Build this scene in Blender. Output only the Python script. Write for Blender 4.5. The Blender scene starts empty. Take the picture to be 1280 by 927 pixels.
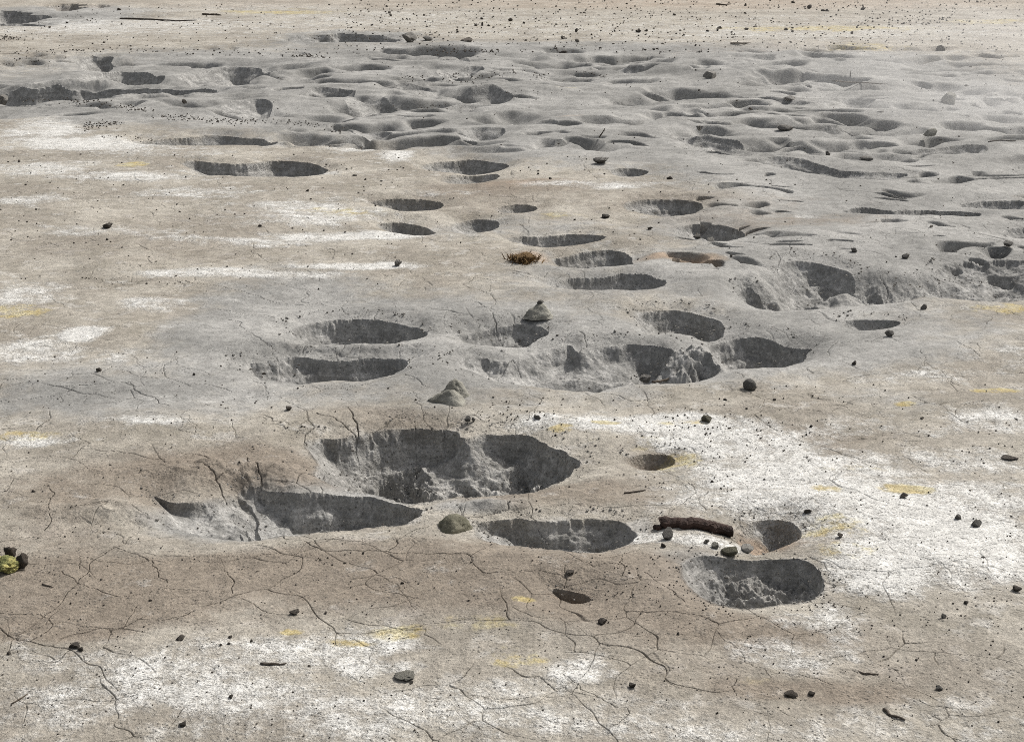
import bpy, math, random
import numpy as np
from mathutils import Vector

random.seed(7)
RNG = np.random.default_rng(7)
scene = bpy.context.scene
COL = scene.collection

# ------------------------------------------------------------------ camera model
H = 3.0                      # eye height over the mud flat
F = 1897.0                   # focal length in photo pixels (photo 1280 x 927)
HOR = -130.0                 # photo row of the horizon
PITCH = math.atan((463.5 - HOR) / F)
CP, SP = math.cos(PITCH), math.sin(PITCH)

def G(px, py):
    """ground point (z = 0) under a photo point; works on arrays"""
    a = (np.asarray(px, float) - 640.0) / F
    b = (463.5 - np.asarray(py, float)) / F
    dy = CP + b * SP
    dz = -SP + b * CP
    t = H / -dz
    return a * t, dy * t

def mpp(px, py):
    """metres per photo pixel there, across the view"""
    x, y = G(px, py)
    return float((y * CP + H * SP) / F)

# ------------------------------------------------------------------ noise
def _hash(ix, iy, seed):
    h = (ix.astype(np.uint32) * np.uint32(374761393) + iy.astype(np.uint32) * np.uint32(668265263) + np.uint32(seed * 1442695041 & 0xffffffff))
    h = (h ^ (h >> np.uint32(13))) * np.uint32(1274126177)
    return h ^ (h >> np.uint32(16))

def vnoise(x, y, seed=0):
    """gradient noise about -1..1"""
    x = np.asarray(x, np.float32); y = np.asarray(y, np.float32)
    fx = np.floor(x); fy = np.floor(y)
    ix = fx.astype(np.int32); iy = fy.astype(np.int32)
    tx = x - fx; ty = y - fy
    u = tx * tx * tx * (tx * (tx * 6 - 15) + 10)
    v = ty * ty * ty * (ty * (ty * 6 - 15) + 10)
    def g(dx, dy):
        a = _hash(ix + dx, iy + dy, seed).astype(np.float32) * np.float32(2 * math.pi / 4294967296.0)
        return np.cos(a) * (tx - dx) + np.sin(a) * (ty - dy)
    n0 = g(0, 0); n0 += u * (g(1, 0) - n0)
    n1 = g(0, 1); n1 += u * (g(1, 1) - n1)
    return (n0 + v * (n1 - n0)) * 1.5

def fbm(x, y, lam, octv=4, seed=0, gain=0.5):
    out = 0; a = 1.0; s = 1.0 / lam; tot = 0
    for k in range(octv):
        out = out + a * vnoise(x * s + 17.3 * k, y * s - 9.1 * k, seed + k)
        tot += a; a *= gain; s *= 2.03
    return out / tot

def sstep(a, b, x):
    t = np.clip((x - a) / (b - a), 0, 1)
    return t * t * (3 - 2 * t)

# ------------------------------------------------------------------ terrain grid
Q_COL, Q_ROW_NEAR, Q_ROW_FAR = 0.85, 0.45, 0.32        # photo pixels per cell
u_in = np.arange(-0.43, 0.43 + 1e-6, Q_COL / F)
u_out = 0.43 + np.cumsum(np.linspace(0.004, 0.09, 48))
U = np.concatenate([-u_out[::-1], u_in, u_out])
rows = np.concatenate([np.arange(950, 330, -Q_ROW_NEAR), np.arange(330, -14, -Q_ROW_FAR)])
y_mid = G(640, rows)[1]
y_near = np.linspace(1.2, y_mid[0], 50)[:-1]
y_far = y_mid[-1] + np.cumsum(np.geomspace(0.4, 160, 60))
Y = np.concatenate([y_near, y_mid, y_far])
NC, NR = len(U), len(Y)
X2 = (U[None, :] * Y[:, None]).astype(np.float64)
Y2 = np.broadcast_to(Y[:, None], (NR, NC)).astype(np.float64).copy()

Z = np.zeros((NR, NC), np.float32)
fade = (1 - sstep(60, 90, Y2)).astype(np.float32)

def window(x0, x1, y0, y1):
    """row and column slices of the grid that cover a world rectangle"""
    r0 = max(0, np.searchsorted(Y, y0) - 1); r1 = min(NR, np.searchsorted(Y, y1) + 1)
    if r1 <= r0: return None
    yy = Y[r0:r1]
    ulo = min((x0 / yy).min(), (x0 / yy).max()); uhi = max((x1 / yy).max(), (x1 / yy).min())
    c0 = max(0, np.searchsorted(U, ulo) - 1); c1 = min(NC, np.searchsorted(U, uhi) + 1)
    if c1 <= c0: return None
    return slice(r0, r1), slice(c0, c1)

def seg_dist(x, y, pts, closed):
    d = np.full(x.shape, 1e9)
    n = len(pts)
    for i in range(n if closed else n - 1):
        ax, ay = pts[i]; bx, by = pts[(i + 1) % n]
        ex, ey = bx - ax, by - ay
        t = np.clip(((x - ax) * ex + (y - ay) * ey) / (ex * ex + ey * ey + 1e-12), 0, 1)
        d = np.minimum(d, (x - ax - t * ex) ** 2 + (y - ay - t * ey) ** 2)
    return np.sqrt(d)

def inside(x, y, pts):
    r = np.zeros(x.shape, bool)
    n = len(pts)
    for i in range(n):
        ax, ay = pts[i]; bx, by = pts[(i + 1) % n]
        if ay == by: continue
        c = ((ay > y) != (by > y)) & (x < (bx - ax) * (y - ay) / (by - ay) + ax)
        r ^= c
    return r

def smooth_poly(P, it=2):
    """corner cutting, closed"""
    for _ in range(it):
        Q = []
        n = len(P)
        for i in range(n):
            a, b = P[i], P[(i + 1) % n]
            Q.append((a[0] * .75 + b[0] * .25, a[1] * .75 + b[1] * .25))
            Q.append((a[0] * .25 + b[0] * .75, a[1] * .25 + b[1] * .75))
        P = Q
    return P

# ------------------------------------------------------------------ where the mud is grey (wet, cooler) on the flat
BL = {}
BL['grey'] = [(640, 95, 700, 42, 1), (1060, 150, 300, 75, 1), (700, 150, 260, 40, .9), (420, 130, 300, 40, 1), (120, 120, 230, 28, 1),
    (1080, 215, 260, 45, .9), (700, 190, 140, 22, .5), (1150, 300, 200, 70, .95), (980, 350, 140, 45, 1), (760, 345, 150, 40, .6), (720, 440, 260, 50, .9),
    (470, 420, 230, 60, .85), (330, 400, 120, 70, .7), (200, 500, 240, 40, .6), (1000, 430, 160, 45, .8), (640, 280, 150, 20, .5), (880, 280, 90, 25, .6),
    (1180, 420, 140, 40, .5), (300, 640, 130, 25, .8), (430, 595, 150, 25, .7), (860, 720, 70, 35, 1), (700, 660, 110, 18, .6), (600, 625, 70, 12, .7),
    (100, 480, 130, 50, .4), (560, 505, 180, 18, .3), (1120, 500, 90, 20, .4), (40, 20, 160, 14, .8), (430, 47, 100, 8, .9)]
BL['white'] = [(120, 830, 110, 20, .9), (60, 890, 100, 35, .9), (330, 815, 170, 28, 1), (230, 860, 170, 40, .9), (360, 890, 200, 40, 1), (470, 800, 80, 24, .9),
    (455, 830, 60, 16, 1), (510, 832, 30, 12, 1.2), (640, 860, 100, 18, .9), (720, 840, 55, 20, 1.3), (560, 900, 150, 30, .9), (780, 905, 130, 30, .9), (930, 915, 130, 22, .9),
    (980, 820, 70, 22, 1), (1050, 790, 30, 50, .9), (1070, 900, 80, 26, .9), (1190, 890, 90, 40, .5), (1000, 775, 40, 14, .7),
    (880, 537, 100, 20, 1.1), (770, 523, 130, 12, 1.3), (840, 523, 70, 10, 1.4), (950, 555, 90, 30, 1.0), (1010, 600, 130, 40, 1.1), (1110, 650, 140, 55, 1.3), (1220, 690, 90, 60, 1.3),
    (1110, 705, 80, 45, 1.2), (1210, 580, 100, 22, .9), (1240, 620, 80, 25, 1.0), (870, 622, 70, 22, .8), (1070, 715, 45, 30, 1.1), (960, 620, 70, 25, .9), (1090, 575, 50, 14, .8),
    (800, 668, 55, 10, 1.2), (865, 678, 70, 9, 1.2), (1240, 530, 70, 20, .9), (1160, 540, 60, 10, .7), (1060, 530, 90, 10, .6), (1160, 470, 110, 10, .6), (1250, 450, 60, 14, .5),
    (110, 178, 120, 10, 1.2), (60, 160, 60, 12, 1.1), (60, 212, 80, 10, 1.0), (40, 250, 50, 8, .8), (150, 222, 100, 6, 1.0), (210, 190, 90, 8, .7), (330, 213, 120, 5, .9), (380, 265, 100, 18, 1.0),
    (450, 292, 120, 7, 1.3), (440, 332, 90, 5, 1.3), (250, 340, 90, 6, 1.1), (330, 343, 110, 5, .9), (40, 366, 60, 16, 1.0), (180, 380, 60, 9, 1.0), (99, 420, 28, 9, 1.8),
    (30, 440, 60, 22, 1.0), (110, 445, 70, 10, .6), (190, 530, 60, 6, .9), (30, 552, 50, 9, 1.0), (240, 500, 60, 8, .6), (495, 193, 26, 8, 1.3), (455, 182, 60, 6, .9), (150, 290, 120, 8, .7),
    (735, 231, 90, 5, 1.0), (560, 238, 60, 4, .7), (1010, 268, 20, 3, .8), (240, 240, 100, 6, .7), (300, 300, 130, 6, .7),
    (640, 32, 640, 15, .42), (150, 34, 240, 13, .7), (980, 42, 330, 13, .55), (480, 20, 200, 10, .5), (250, 10, 200, 8, .5), (1100, 8, 200, 6, .4)]
BL['brown'] = [(180, 735, 260, 45, .7), (640, 735, 260, 34, .6), (560, 690, 420, 26, .5), (40, 690, 120, 60, .5), (300, 580, 150, 24, .9), (130, 610, 150, 34, .7), (350, 715, 260, 24, .9), (110, 755, 140, 45, .9), (60, 790, 90, 16, 1), (800, 745, 130, 42, .9), (920, 790, 150, 26, .8),
    (720, 615, 150, 22, .7), (1000, 545, 110, 22, .5), (640, 232, 110, 9, .8), (600, 250, 140, 16, .4), (1010, 862, 120, 14, .8), (850, 840, 120, 40, .4), (200, 300, 260, 40, .35), (1110, 830, 150, 40, .4),
    (960, 662, 46, 15, 1.2), (820, 564, 40, 12, .9), (620, 730, 160, 30, .5), (560, 690, 150, 20, .5), (480, 520, 120, 14, .5), (870, 250, 180, 14, .4), (960, 275, 170, 12, .5), (850, 321, 55, 5, 1.2)]
BL['yellow'] = [(900, 40, 500, 16, .2), (500, 25, 400, 10, .18), (780, 545, 60, 8, .4), (850, 575, 40, 10, .5), (1045, 665, 50, 20, .5), (640, 815, 45, 12, .4), (848, 565, 32, 9, .8), (757, 523, 18, 3, 1.3), (703, 531, 17, 5, .8), (1135, 612, 34, 6, 1.2), (1040, 655, 36, 12, .75), (1033, 614, 20, 6, .8), (1245, 487, 34, 3.5, 1.2),
    (645, 826, 40, 8, .9), (505, 785, 40, 12, .5), (655, 748, 16, 5, .8), (600, 775, 60, 12, .4), (365, 786, 18, 5, .7), (10, 388, 60, 10, .6), (168, 206, 22, 4, .8), (415, 262, 60, 6, .6),
    (700, 110, 26, 2, .5), (440, 800, 30, 6, .6), (1060, 690, 45, 12, .5), (1255, 385, 40, 8, .7), (1130, 502, 15, 3, .9), (850, 524, 40, 4, .5), (700, 265, 40, 4, .4), (1085, 60, 60, 4, .6),
    (1030, 36, 120, 3, .7), (350, 15, 80, 3, .7), (1240, 27, 60, 3, .6), (1060, 585, 60, 5, .4), (940, 850, 60, 7, .25), (760, 590, 40, 8, .2), (30, 545, 50, 6, .6)]
BL['rust'] = [(960, 662, 42, 15, 1.0), (815, 565, 34, 9, .7), (716, 739, 30, 10, .6), (640, 5, 900, 9, .5), (1000, 5, 400, 9, .4), (848, 321, 55, 5, 1.0), (655, 318, 26, 7, 1.0), (935, 670, 16, 7, 1.2), (1255, 386, 40, 7, .5), (650, 228, 70, 6, .6), (215, 130, 12, 1.6, 1.2),  # the tiny hole's entry is painted shade, the brown pits are real colour
    (720, 151, 26, 2, .7), (1000, 60, 300, 8, .4), (20, 385, 60, 12, .4)]

ATT = {}
wx = fbm(X2, Y2, 0.9, 3, 50) * 0.16
wy = fbm(X2, Y2, 0.9, 3, 60) * 0.16
wbig = (1 + 0.06 * Y2)
for key, lst in BL.items():
    A = np.zeros((NR, NC), np.float32)
    for (px, py, rx, ry, s) in lst:
        if key == 'white' and py > 780: s *= .80
        cx, cy = G(px, py)
        x0 = G(px - rx, py)[0]; x1 = G(px + rx, py)[0]
        ya = G(px, py + ry)[1]; yb = G(px, max(py - ry, HOR + 95))[1]
        cy = 0.5 * (ya + yb); RX = (x1 - x0) / 2; RY = (yb - ya) / 2
        w = window(cx - 1.9 * RX - .5, cx + 1.9 * RX + .5, cy - 1.9 * RY - .5, cy + 1.9 * RY + .5)
        if w is None: continue
        wr = min(1.0, RX / .55)
        dx = (X2[w] + wx[w] * wbig[w] * wr - cx) / RX; dy = (Y2[w] + wy[w] * wbig[w] * min(2.0 * wr, RY / .35) - cy) / RY
        q = np.sqrt(dx * dx + dy * dy)
        v = s * (1 - sstep(0.35, 1.55, q))
        A[w] = 1 - (1 - np.clip(A[w], 0, .98)) * (1 - np.clip(v, 0, .98)) if key != 'white' else np.maximum(A[w], v) + 0.25 * np.minimum(A[w], v)
    ATT[key] = np.clip(A, 0, 1.6)

# ------------------------------------------------------------------ broad relief
g = ATT['grey']
Z += (fbm(X2, Y2, 3.2, 3, 1) * (0.030 + 0.055 * g) * fade).astype(np.float32)
Z += (fbm(X2, Y2, 1.5, 2, 3) * .040 * fade * (1 - sstep(14, 20, Y2))).astype(np.float32)
Z += (fbm(X2, Y2, 0.8, 3, 5) * (0.012 + 0.022 * g) * fade).astype(np.float32)
# long soft ridges between the far hollows
far = sstep(15, 24, Y2) * g * fade
Z += (far * (0.29 * fbm(X2 * 0.4, Y2, 2.4, 5, 9, .5) + .05 * fbm(X2 * .35, Y2, .9, 3, 19, .55))).astype(np.float32)
for (px, py, wpx, hpx) in [(545, 575, 190, 45), (360, 630, 190, 38), (690, 662, 120, 26), (950, 725, 110, 40), (440, 430, 140, 45), (740, 430, 200, 45), (940, 425, 110, 30)]:
    cx, cy = map(float, G(px, py)); RX = wpx * mpp(px, py); RY = float(G(px, py - hpx)[1] - cy)
    w = window(cx - 1.5 * RX, cx + 1.5 * RX, cy - 1.5 * RY, cy + 1.5 * RY)
    q = np.sqrt(((X2[w] - cx) / RX) ** 2 + ((Y2[w] - cy) / RY) ** 2)
    Z[w] *= (1 - .7 * (1 - sstep(.6, 1.4, q))).astype(np.float32)
# fine lumpy crust
nearf = 1 - sstep(11, 22, Y2)
crust = fbm(X2, Y2, 0.10, 4, 21, 0.62)
Z += (crust * (0.0022 + 0.0035 * np.clip(ATT['white'], 0, 1)) * nearf * (1 - .45 * g)).astype(np.float32)
gr = fbm(X2, Y2, 0.028, 3, 31, .7)
Z += (np.maximum(gr, -.05) * 0.0042 * (1 - sstep(7, 12, Y2)) * (1 - .75 * g)).astype(np.float32)

# ------------------------------------------------------------------ mud pits
# (label, outline in photo points, depth m, wall width m, softness of the left wall, floor roughness m, wetness)
PITS = [
 ('broad deep crater with a ragged dark far wall, largest in the field',
  [(374,548),(385,536),(410,538),(440,533),(482,530),(519,525),(560,529),(575,531),(584,541),(594,541),(613,533),(640,532),(672,535),(690,543),(706,551),(717,559),(729,568),(714,579),(700,591),(687,599),(660,604),(626,608),(580,610),(522,611),(480,603),(440,595),(405,586),(380,572)], .72, .20, 2.6, .03, 1),
 ('low crater with a bright lit left basin, in front of the largest crater',
  [(300,600),(314,597),(325,600),(345,602),(362,602),(397,599),(420,596),(445,600),(480,606),(512,613),(527,617),(535,627),(522,636),(489,645),(450,650),(417,653),(375,656),(340,657),(310,655),(300,630)], .55, .17, 2.4, .025, .9),
 ('shallow cracked basin with a thin overhanging rim, at the left end of the low crater',
  [(186,611),(205,620),(228,622),(251,620),(275,611),(298,601),(318,612),(325,640),(318,657),(281,662),(239,657),(204,650),(210,634),(195,625)], .30, .20, 2.6, .03, .8),
 ('shallow scooped crater beside the half buried olive boulder',
  [(588,650),(590,643),(610,641),(630,640),(650,641),(664,643),(700,640),(733,638),(755,639),(767,642),(782,649),(794,658),(790,668),(767,678),(743,685),(720,684),(699,682),(670,679),(640,675),(610,665)], .27, .22, 3.0, .035, .75),
 ('rough wet grey mud pot with a slumped floor, nearest pit to the viewer',
  [(852,712),(862,699),(880,695),(900,694),(930,696),(959,695),(985,696),(1007,700),(1024,712),(1033,722),(1036,735),(1022,745),(1004,750),(975,756),(950,758),(918,756),(890,752),(872,738)], .115, .11, 2.8, .06, 1.3),
 ('reddish brown pit at the end of the charred log',
  [(920,650),(932,644),(950,641),(985,643),(1000,652),(1002,662),(990,672),(970,680),(950,687),(935,683),(925,672),(917,664)], .40, .16, 1.6, .03, .45),
 ('small brown pit beside the yellow sulphur crust',
  [(780,563),(800,556),(830,555),(846,563),(835,572),(812,577),(790,574)], .24, .10, 1.5, .02, .5),
 ('tiny dark hole in the brown mud in front',
  [(688,731),(700,731),(720,736),(735,738),(741,745),(716,748),(698,742)], .30, .05, .6, .01, .6),  # wetness and rust tint put the hole's shade into its colour
 ('clean oval crater with a smooth shadowed wall and forked crack',
  [(361,403),(370,399),(385,394),(420,390),(465,391),(500,396),(520,405),(532,411),(515,417),(480,421),(430,424),(390,422),(370,416)], .62, .14, 2.2, .012, 1),
 ('oval crater in front of the clean oval one, cut by a crack',
  [(296,446),(318,443),(338,440),(363,434),(395,436),(430,437),(480,434),(512,437),(507,455),(480,462),(425,467),(396,469),(363,468),(322,464),(304,456)], .55, .24, 2.0, .022, .95),
 ('small soft crater beneath the pyramid shaped clod',
  [(566,409),(585,404),(620,399),(645,397),(672,398),(685,405),(672,415),(655,423),(625,424),(590,419)], .40, .19, 2.4, .02, .8),
 ('wide grey crater with a terraced lit slope at its left',
  [(558,447),(575,440),(600,437),(630,441),(650,438),(665,431),(680,426),(710,422),(726,430),(740,424),(761,421),(800,419),(825,420),(850,428),(842,442),(822,452),(806,463),(780,470),(751,474),(704,474),(650,473),(606,469),(572,458)], .62, .24, 3.2, .008, 1),
 ('steep dark crater behind the rocky ridge',
  [(786,389),(800,382),(821,380),(850,379),(880,385),(904,394),(911,406),(884,415),(855,408),(828,407),(805,406)], .55, .14, 1.6, .03, 1),
 ('ribbed crater at the right of the rocky ridge',
  [(880,421),(900,414),(931,408),(968,414),(994,421),(1022,424),(1010,438),(985,446),(951,452),(914,449),(898,436)], .42, .24, 1.2, .05, .9),
 ('narrow dark pit under the brown ridge',
  [(812,463),(830,448),(855,440),(885,444),(903,455),(882,466),(850,470),(825,469)], .36, .16, 1.0, .035, .9),
 ('smooth crater with a sharp white lip at its left',
  [(968,325),(985,320),(1010,319),(1035,321),(1058,326),(1076,335),(1051,348),(1025,355),(1003,357),(985,347),(974,338)], .50, .20, 1.4, .02, 1),
 ('flat bottomed hollow under the white lip',
  [(918,352),(934,347),(960,354),(1001,361),(1030,371),(1005,380),(974,382),(944,378),(925,365)], .28, .22, 1.8, .035, .9),
 ('small bowl on the slumped bank',
  [(1068,342),(1085,338),(1100,338),(1120,349),(1112,364),(1092,368),(1078,358)], .26, .18, 1.0, .02, .8),
 ('small greenish bowl on the slumped bank',
  [(1122,346),(1140,342),(1160,345),(1156,356),(1142,366),(1122,368),(1117,358)], .26, .18, 1.0, .02, .7),
 ('wide hollow at the right edge of the field',
  [(1165,326),(1195,319),(1240,317),(1300,320),(1320,340),(1290,354),(1230,352),(1185,350),(1168,340)], .30, .35, 1.2, .006, .85),
 ('long trough below the hollow at the right edge',
  [(1150,356),(1190,350),(1240,357),(1300,355),(1310,368),(1260,373),(1200,368),(1160,366)], .22, .3, 1.0, .01, .8),
 ('shallow dimple ringed with fine cracks',
  [(1046,396),(1065,392),(1085,391),(1119,395),(1130,401),(1099,408),(1065,405)], .22, .22, 1.6, .02, .8),
 ('thin rimmed far crater, half of a pair',
  [(524,201),(545,197),(575,195),(603,197),(630,201),(639,205),(613,211),(575,211),(548,208)], .45, .22, 1.5, .02, .9),
 ('shallow crater with a small stump of mud, half of a pair',
  [(548,219),(575,213),(610,213),(628,218),(615,224),(580,226),(560,224)], .3, .35, 1.0, .02, .7),
 ('dark slit like crater in the brown flat',
  [(455,248),(475,245),(500,243),(530,244),(555,247),(540,255),(505,257),(480,252)], .42, .22, 2.0, .015, .7),
 ('dark round crater, left of two under the slit',
  [(464,271),(490,268),(515,268),(538,274),(545,285),(520,288),(490,284)], .42, .22, 2.0, .015, .8),
 ('dark round crater, right of two under the slit',
  [(565,270),(580,265),(600,264),(628,268),(622,277),(610,283),(580,286),(568,282)], .42, .2, 2.2, .015, .9),
 ('small soft hollow beside a twig',
  [(615,253),(640,249),(665,251),(672,256),(650,261),(625,260)], .22, .25, 1, .015, .7),
 ('long crater with a crumbled left end',
  [(633,293),(650,288),(667,288),(690,285),(725,285),(747,287),(757,291),(735,299),(700,301),(665,300)], .38, .22, 1.6, .04, .9),
 ('crater with a white streaked wall at its left',
  [(770,254),(790,247),(830,245),(870,248),(880,256),(865,264),(830,265),(800,263)], .36, .25, 2.2, .02, .9),
 ('ragged crater with small stones below its near rim',
  [(838,284),(852,277),(875,274),(910,279),(937,289),(915,295),(885,297),(856,292)], .4, .22, 1.6, .03, .9),
 ('open crater with a fallen slab inside it',
  [(684,316),(705,314),(727,310),(745,308),(765,307),(783,311),(797,324),(765,329),(730,331),(702,329)], .40, .18, 1.4, .03, 1),
 ('long grey hollow with a soft left slope',
  [(680,350),(694,344),(717,341),(760,339),(803,337),(838,347),(815,355),(780,358),(745,360),(705,359)], .3, .32, 2.2, .02, .9),
 ('winding far hollow with a bright near edge',
  [(940,194),(960,191),(984,191),(1005,195),(1025,199),(1058,208),(1100,210),(1138,213),(1110,218),(1075,219),(1038,218),(1010,214),(985,209),(960,203)], .34, .35, 1.4, .03, .85),
 ('row of small far pits under drifting steam',
  [(1058,257),(1080,252),(1110,256),(1150,253),(1195,255),(1232,261),(1200,266),(1150,264),(1100,265),(1070,262)], .3, .3, 1, .04, .8),
 ('dark far pit at the right under drifting steam',
  [(1200,248),(1225,244),(1260,243),(1310,246),(1300,255),(1250,256),(1215,253)], .32, .3, 1, .02, .8),
 ('small dark pit at the right edge', [(1250,288),(1270,280),(1300,281),(1310,291),(1280,296),(1258,294)], .3, .25, 1, .03, .8),
 ('far slanting gully with a clod at its end', [(916,111),(935,111),(960,115),(984,119),(1010,124),(1020,130),(990,131),(960,126),(935,120)], .36, .5, 1, .03, .9),
 ('broad far hollow right of the slanting gully', [(1020,124),(1050,120),(1085,122),(1100,132),(1080,139),(1040,139),(1020,134)], .3, .8, 1, .05, .8),
 ('long thin far pit beneath the pale clods', [(1122,184),(1150,180),(1195,179),(1235,180),(1225,186),(1180,187),(1140,187)], .3, .3, 1, .02, .7),
 ('upper of the stepped far pits', [(88,75),(100,72),(125,72),(146,75),(146,82),(120,85),(98,82)], .5, .5, 1.6, .02, .9),
 ('ribbed lower bowl of the stepped far pits', [(92,91),(110,87),(140,84),(165,84),(192,89),(217,98),(190,101),(140,101),(100,98)], .55, .8, 1.0, .04, .8),
 ('wide far crater with a long arched rim', [(215,94),(235,87),(262,81),(292,79),(325,81),(348,89),(335,96),(316,102),(270,103),(235,102)], .65, .5, 2.0, .02, 1),
 ('long dark trough in front of the stepped far pits', [(-60,108),(-20,101),(60,102),(140,104),(220,105),(308,111),(260,115),(180,117),(130,124),(70,127),(0,127),(-60,122)], .80, 1.2, .2, .04, 1.35),
 ('small round far pit beside the dark pebble stream', [(274,135),(295,131),(322,130),(347,136),(325,142),(300,144),(282,141)], .30, .4, 1.6, .02, .9),
 ('long dark slit shaped pit below the pebble stream', [(168,176),(190,171),(225,168),(269,167),(320,168),(355,171),(330,176),(280,178),(215,179)], .45, .4, 2.2, .02, .8),
 ('slim far pit right of the long slit', [(372,174),(390,172),(415,174),(405,178),(385,178)], .25, .25, 1, .01, .8),
 ('wide sunken crater with a cracked left wall, on the pale flat', [(225,202),(245,198),(275,200),(302,200),(330,197),(358,197),(395,201),(416,208),(398,216),(350,218),(302,217),(255,214),(238,208)], .6, .26, 2.6, .03, 1),
 ('far bowl at the upper left corner', [(-40,18),(0,12),(35,13),(67,20),(48,26),(0,27),(-40,26)], .7, 1.2, 1, .02, .9),
 ('small far bowl at the upper left', [(52,6),(75,3),(100,4),(109,9),(85,13),(62,11)], .5, 1., 1, .02, .9),
 ('small far dip at the upper left', [(106,7),(120,4),(138,6),(128,10),(112,10)], .4, .8, 1, .02, .8),
 ('thin far trough at the upper left edge', [(-40,29),(0,27),(40,27),(70,29),(30,32),(-40,33)], .5, .9, 1, .02, .9),
 ('long far bank with a soft shaded face', [(340,48),(380,42),(440,41),(480,43),(510,48),(480,53),(420,54),(360,53)], .45, 1.1, 1, .03, .8),
 ('far hollow left of the middle', [(368,118),(395,113),(425,113),(448,119),(430,125),(395,126)], .4, .6, 1.5, .02, .8),
 ('far hollow at the middle, rounded', [(420,128),(445,123),(480,122),(508,127),(490,134),(450,136)], .4, .6, 1.5, .02, .8),
 ('thin far slit at the middle', [(425,139),(450,137),(484,138),(470,142),(440,142)], .3, .4, 1, .01, .8),
 ('small far hollow strewn with chips', [(530,70),(555,66),(585,66),(590,70),(565,75),(540,75)], .36, .7, 1, .04, .9),
 ('far twin hollow with a ribbed wall', [(660,77),(680,73),(705,74),(730,80),(735,87),(700,88),(668,85)], .4, .8, 1, .03, .8),
 ('far wide hollow beside the ribbed one', [(732,84),(755,82),(790,86),(838,89),(800,94),(760,93)], .4, .7, 1.2, .02, .9),
 ('far dark hollow behind the scattered chips', [(543,92),(565,88),(595,86),(612,90),(595,95),(560,96)], .38, .7, 1, .03, .9),
 ('far shallow basin left of the scattered chips', [(463,107),(490,103),(530,105),(562,110),(530,115),(480,113)], .38, .8, 1, .03, .8),
 ('far basin in front of the scattered chips', [(560,118),(590,113),(630,115),(645,120),(615,125),(580,124)], .34, .8, 1, .02, .7),
 ('far crescent hollow', [(755,118),(790,117),(830,120),(857,124),(820,128),(780,125)], .3, .8, 1, .03, .7),
 ('far pit with two rims', [(795,137),(825,133),(860,137),(850,144),(815,143)], .3, .6, 1, .03, .8),
 ('soft shallow pit with a thin rim', [(565,165),(590,161),(625,163),(635,170),(600,174),(575,172)], .3, .45, 1, .02, .7),
 ('long shallow hollow under the rusty stain', [(630,156),(660,152),(700,157),(690,162),(645,161)], .28, .5, 1, .03, .7),
 ('faint hollow left of the middle', [(430,162),(460,157),(495,161),(475,167),(445,168)], .28, .5, 1, .02, .7),
 ('small pit beyond the grey cone', [(755,213),(780,210),(815,213),(805,218),(770,218)], .28, .3, 1, .02, .8),
 ('far low hollow at the right', [(1180,116),(1220,110),(1275,108),(1310,112),(1280,118),(1220,119)], .3, .8, 1, .03, .7),
 ('far oval hollow right of the pale clod', [(1214,130),(1235,126),(1255,130),(1245,134),(1225,134)], .25, .5, 1, .02, .7),
 ('far hollow near the right edge', [(1255,121),(1280,118),(1310,120),(1300,125),(1265,125)], .25, .5, 1, .02, .7),
 ('thin far furrow beside the upright twig', [(980,95),(1000,92),(1050,88),(1095,90),(1060,94),(1010,97)], .3, .7, 1, .03, .7),
 ('low ripple of wet mud at the right', [(830,172),(860,167),(905,172),(940,178),(890,181),(850,178)], .22, .4, 1, .03, .6),
 ('shallow wet gutter at the right', [(1015,160),(1050,157),(1090,160),(1120,167),(1080,169),(1040,165)], .25, .5, 1, .04, .7),
]
NAMED_PITS = 22          # the near and middle ones
PID = np.full((NR, NC), -1, np.int16)
WET = np.zeros((NR, NC), np.float32)
jit = [fbm(X2, Y2, 0.20, 4, 81, .6), fbm(X2, Y2, 0.20, 4, 91, .6)]
rug = fbm(X2, Y2, 0.17, 5, 71, .6)
deepv = fbm(X2, Y2, .55, 2, 87)
fine = fbm(X2, Y2, .075, 3, 78, .6)
jitF = [fbm(X2, Y2, 0.8, 2, 85), fbm(X2, Y2, 0.8, 2, 95)]
jit2 = [fbm(X2, Y2, 0.75, 2, 83), fbm(X2, Y2, 0.75, 2, 93)]
ridge = 1 - np.abs(vnoise(X2 / 0.13, Y2 / 0.13, 75)) * 2

# extra soft hollows in the grey far band and on the right
rr = random.Random(3)
extra = []
for _ in range(430):
    px = rr.uniform(360, 1330); py = rr.uniform(60, 185)
    if rr.random() < .22: px = rr.uniform(-40, 420); py = rr.uniform(60, 150)
    if rr.random() < .25: px = rr.uniform(860, 1330); py = rr.uniform(170, 330)
    w_ = rr.uniform(16, 110) if py < 200 else rr.uniform(14, 60); h_ = w_ * rr.uniform(.07, .16) * (1 + (py - 60) / 140)
    extra.append((px, py, w_, h_, rr.uniform(.08, .25)))
for (px, py, w_, h_, D) in extra:
    cx, cy = map(float, G(px, py)); RX = w_ * mpp(px, py) * .5
    RY = RX * rr.uniform(.3, .75)
    w = window(cx - 1.6 * RX, cx + 1.6 * RX, cy - 1.6 * RY, cy + 1.6 * RY)
    if w is None: continue
    q = np.sqrt(((X2[w] + jitF[0][w] * .45 - cx) / RX) ** 2 + ((Y2[w] + jitF[1][w] * .45 - cy) / RY) ** 2)
    v = 1 - sstep(.1, 1.15, q)
    Z[w] -= (D * v).astype(np.float32)
    WET[w] = np.maximum(WET[w], v * .5)

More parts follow.
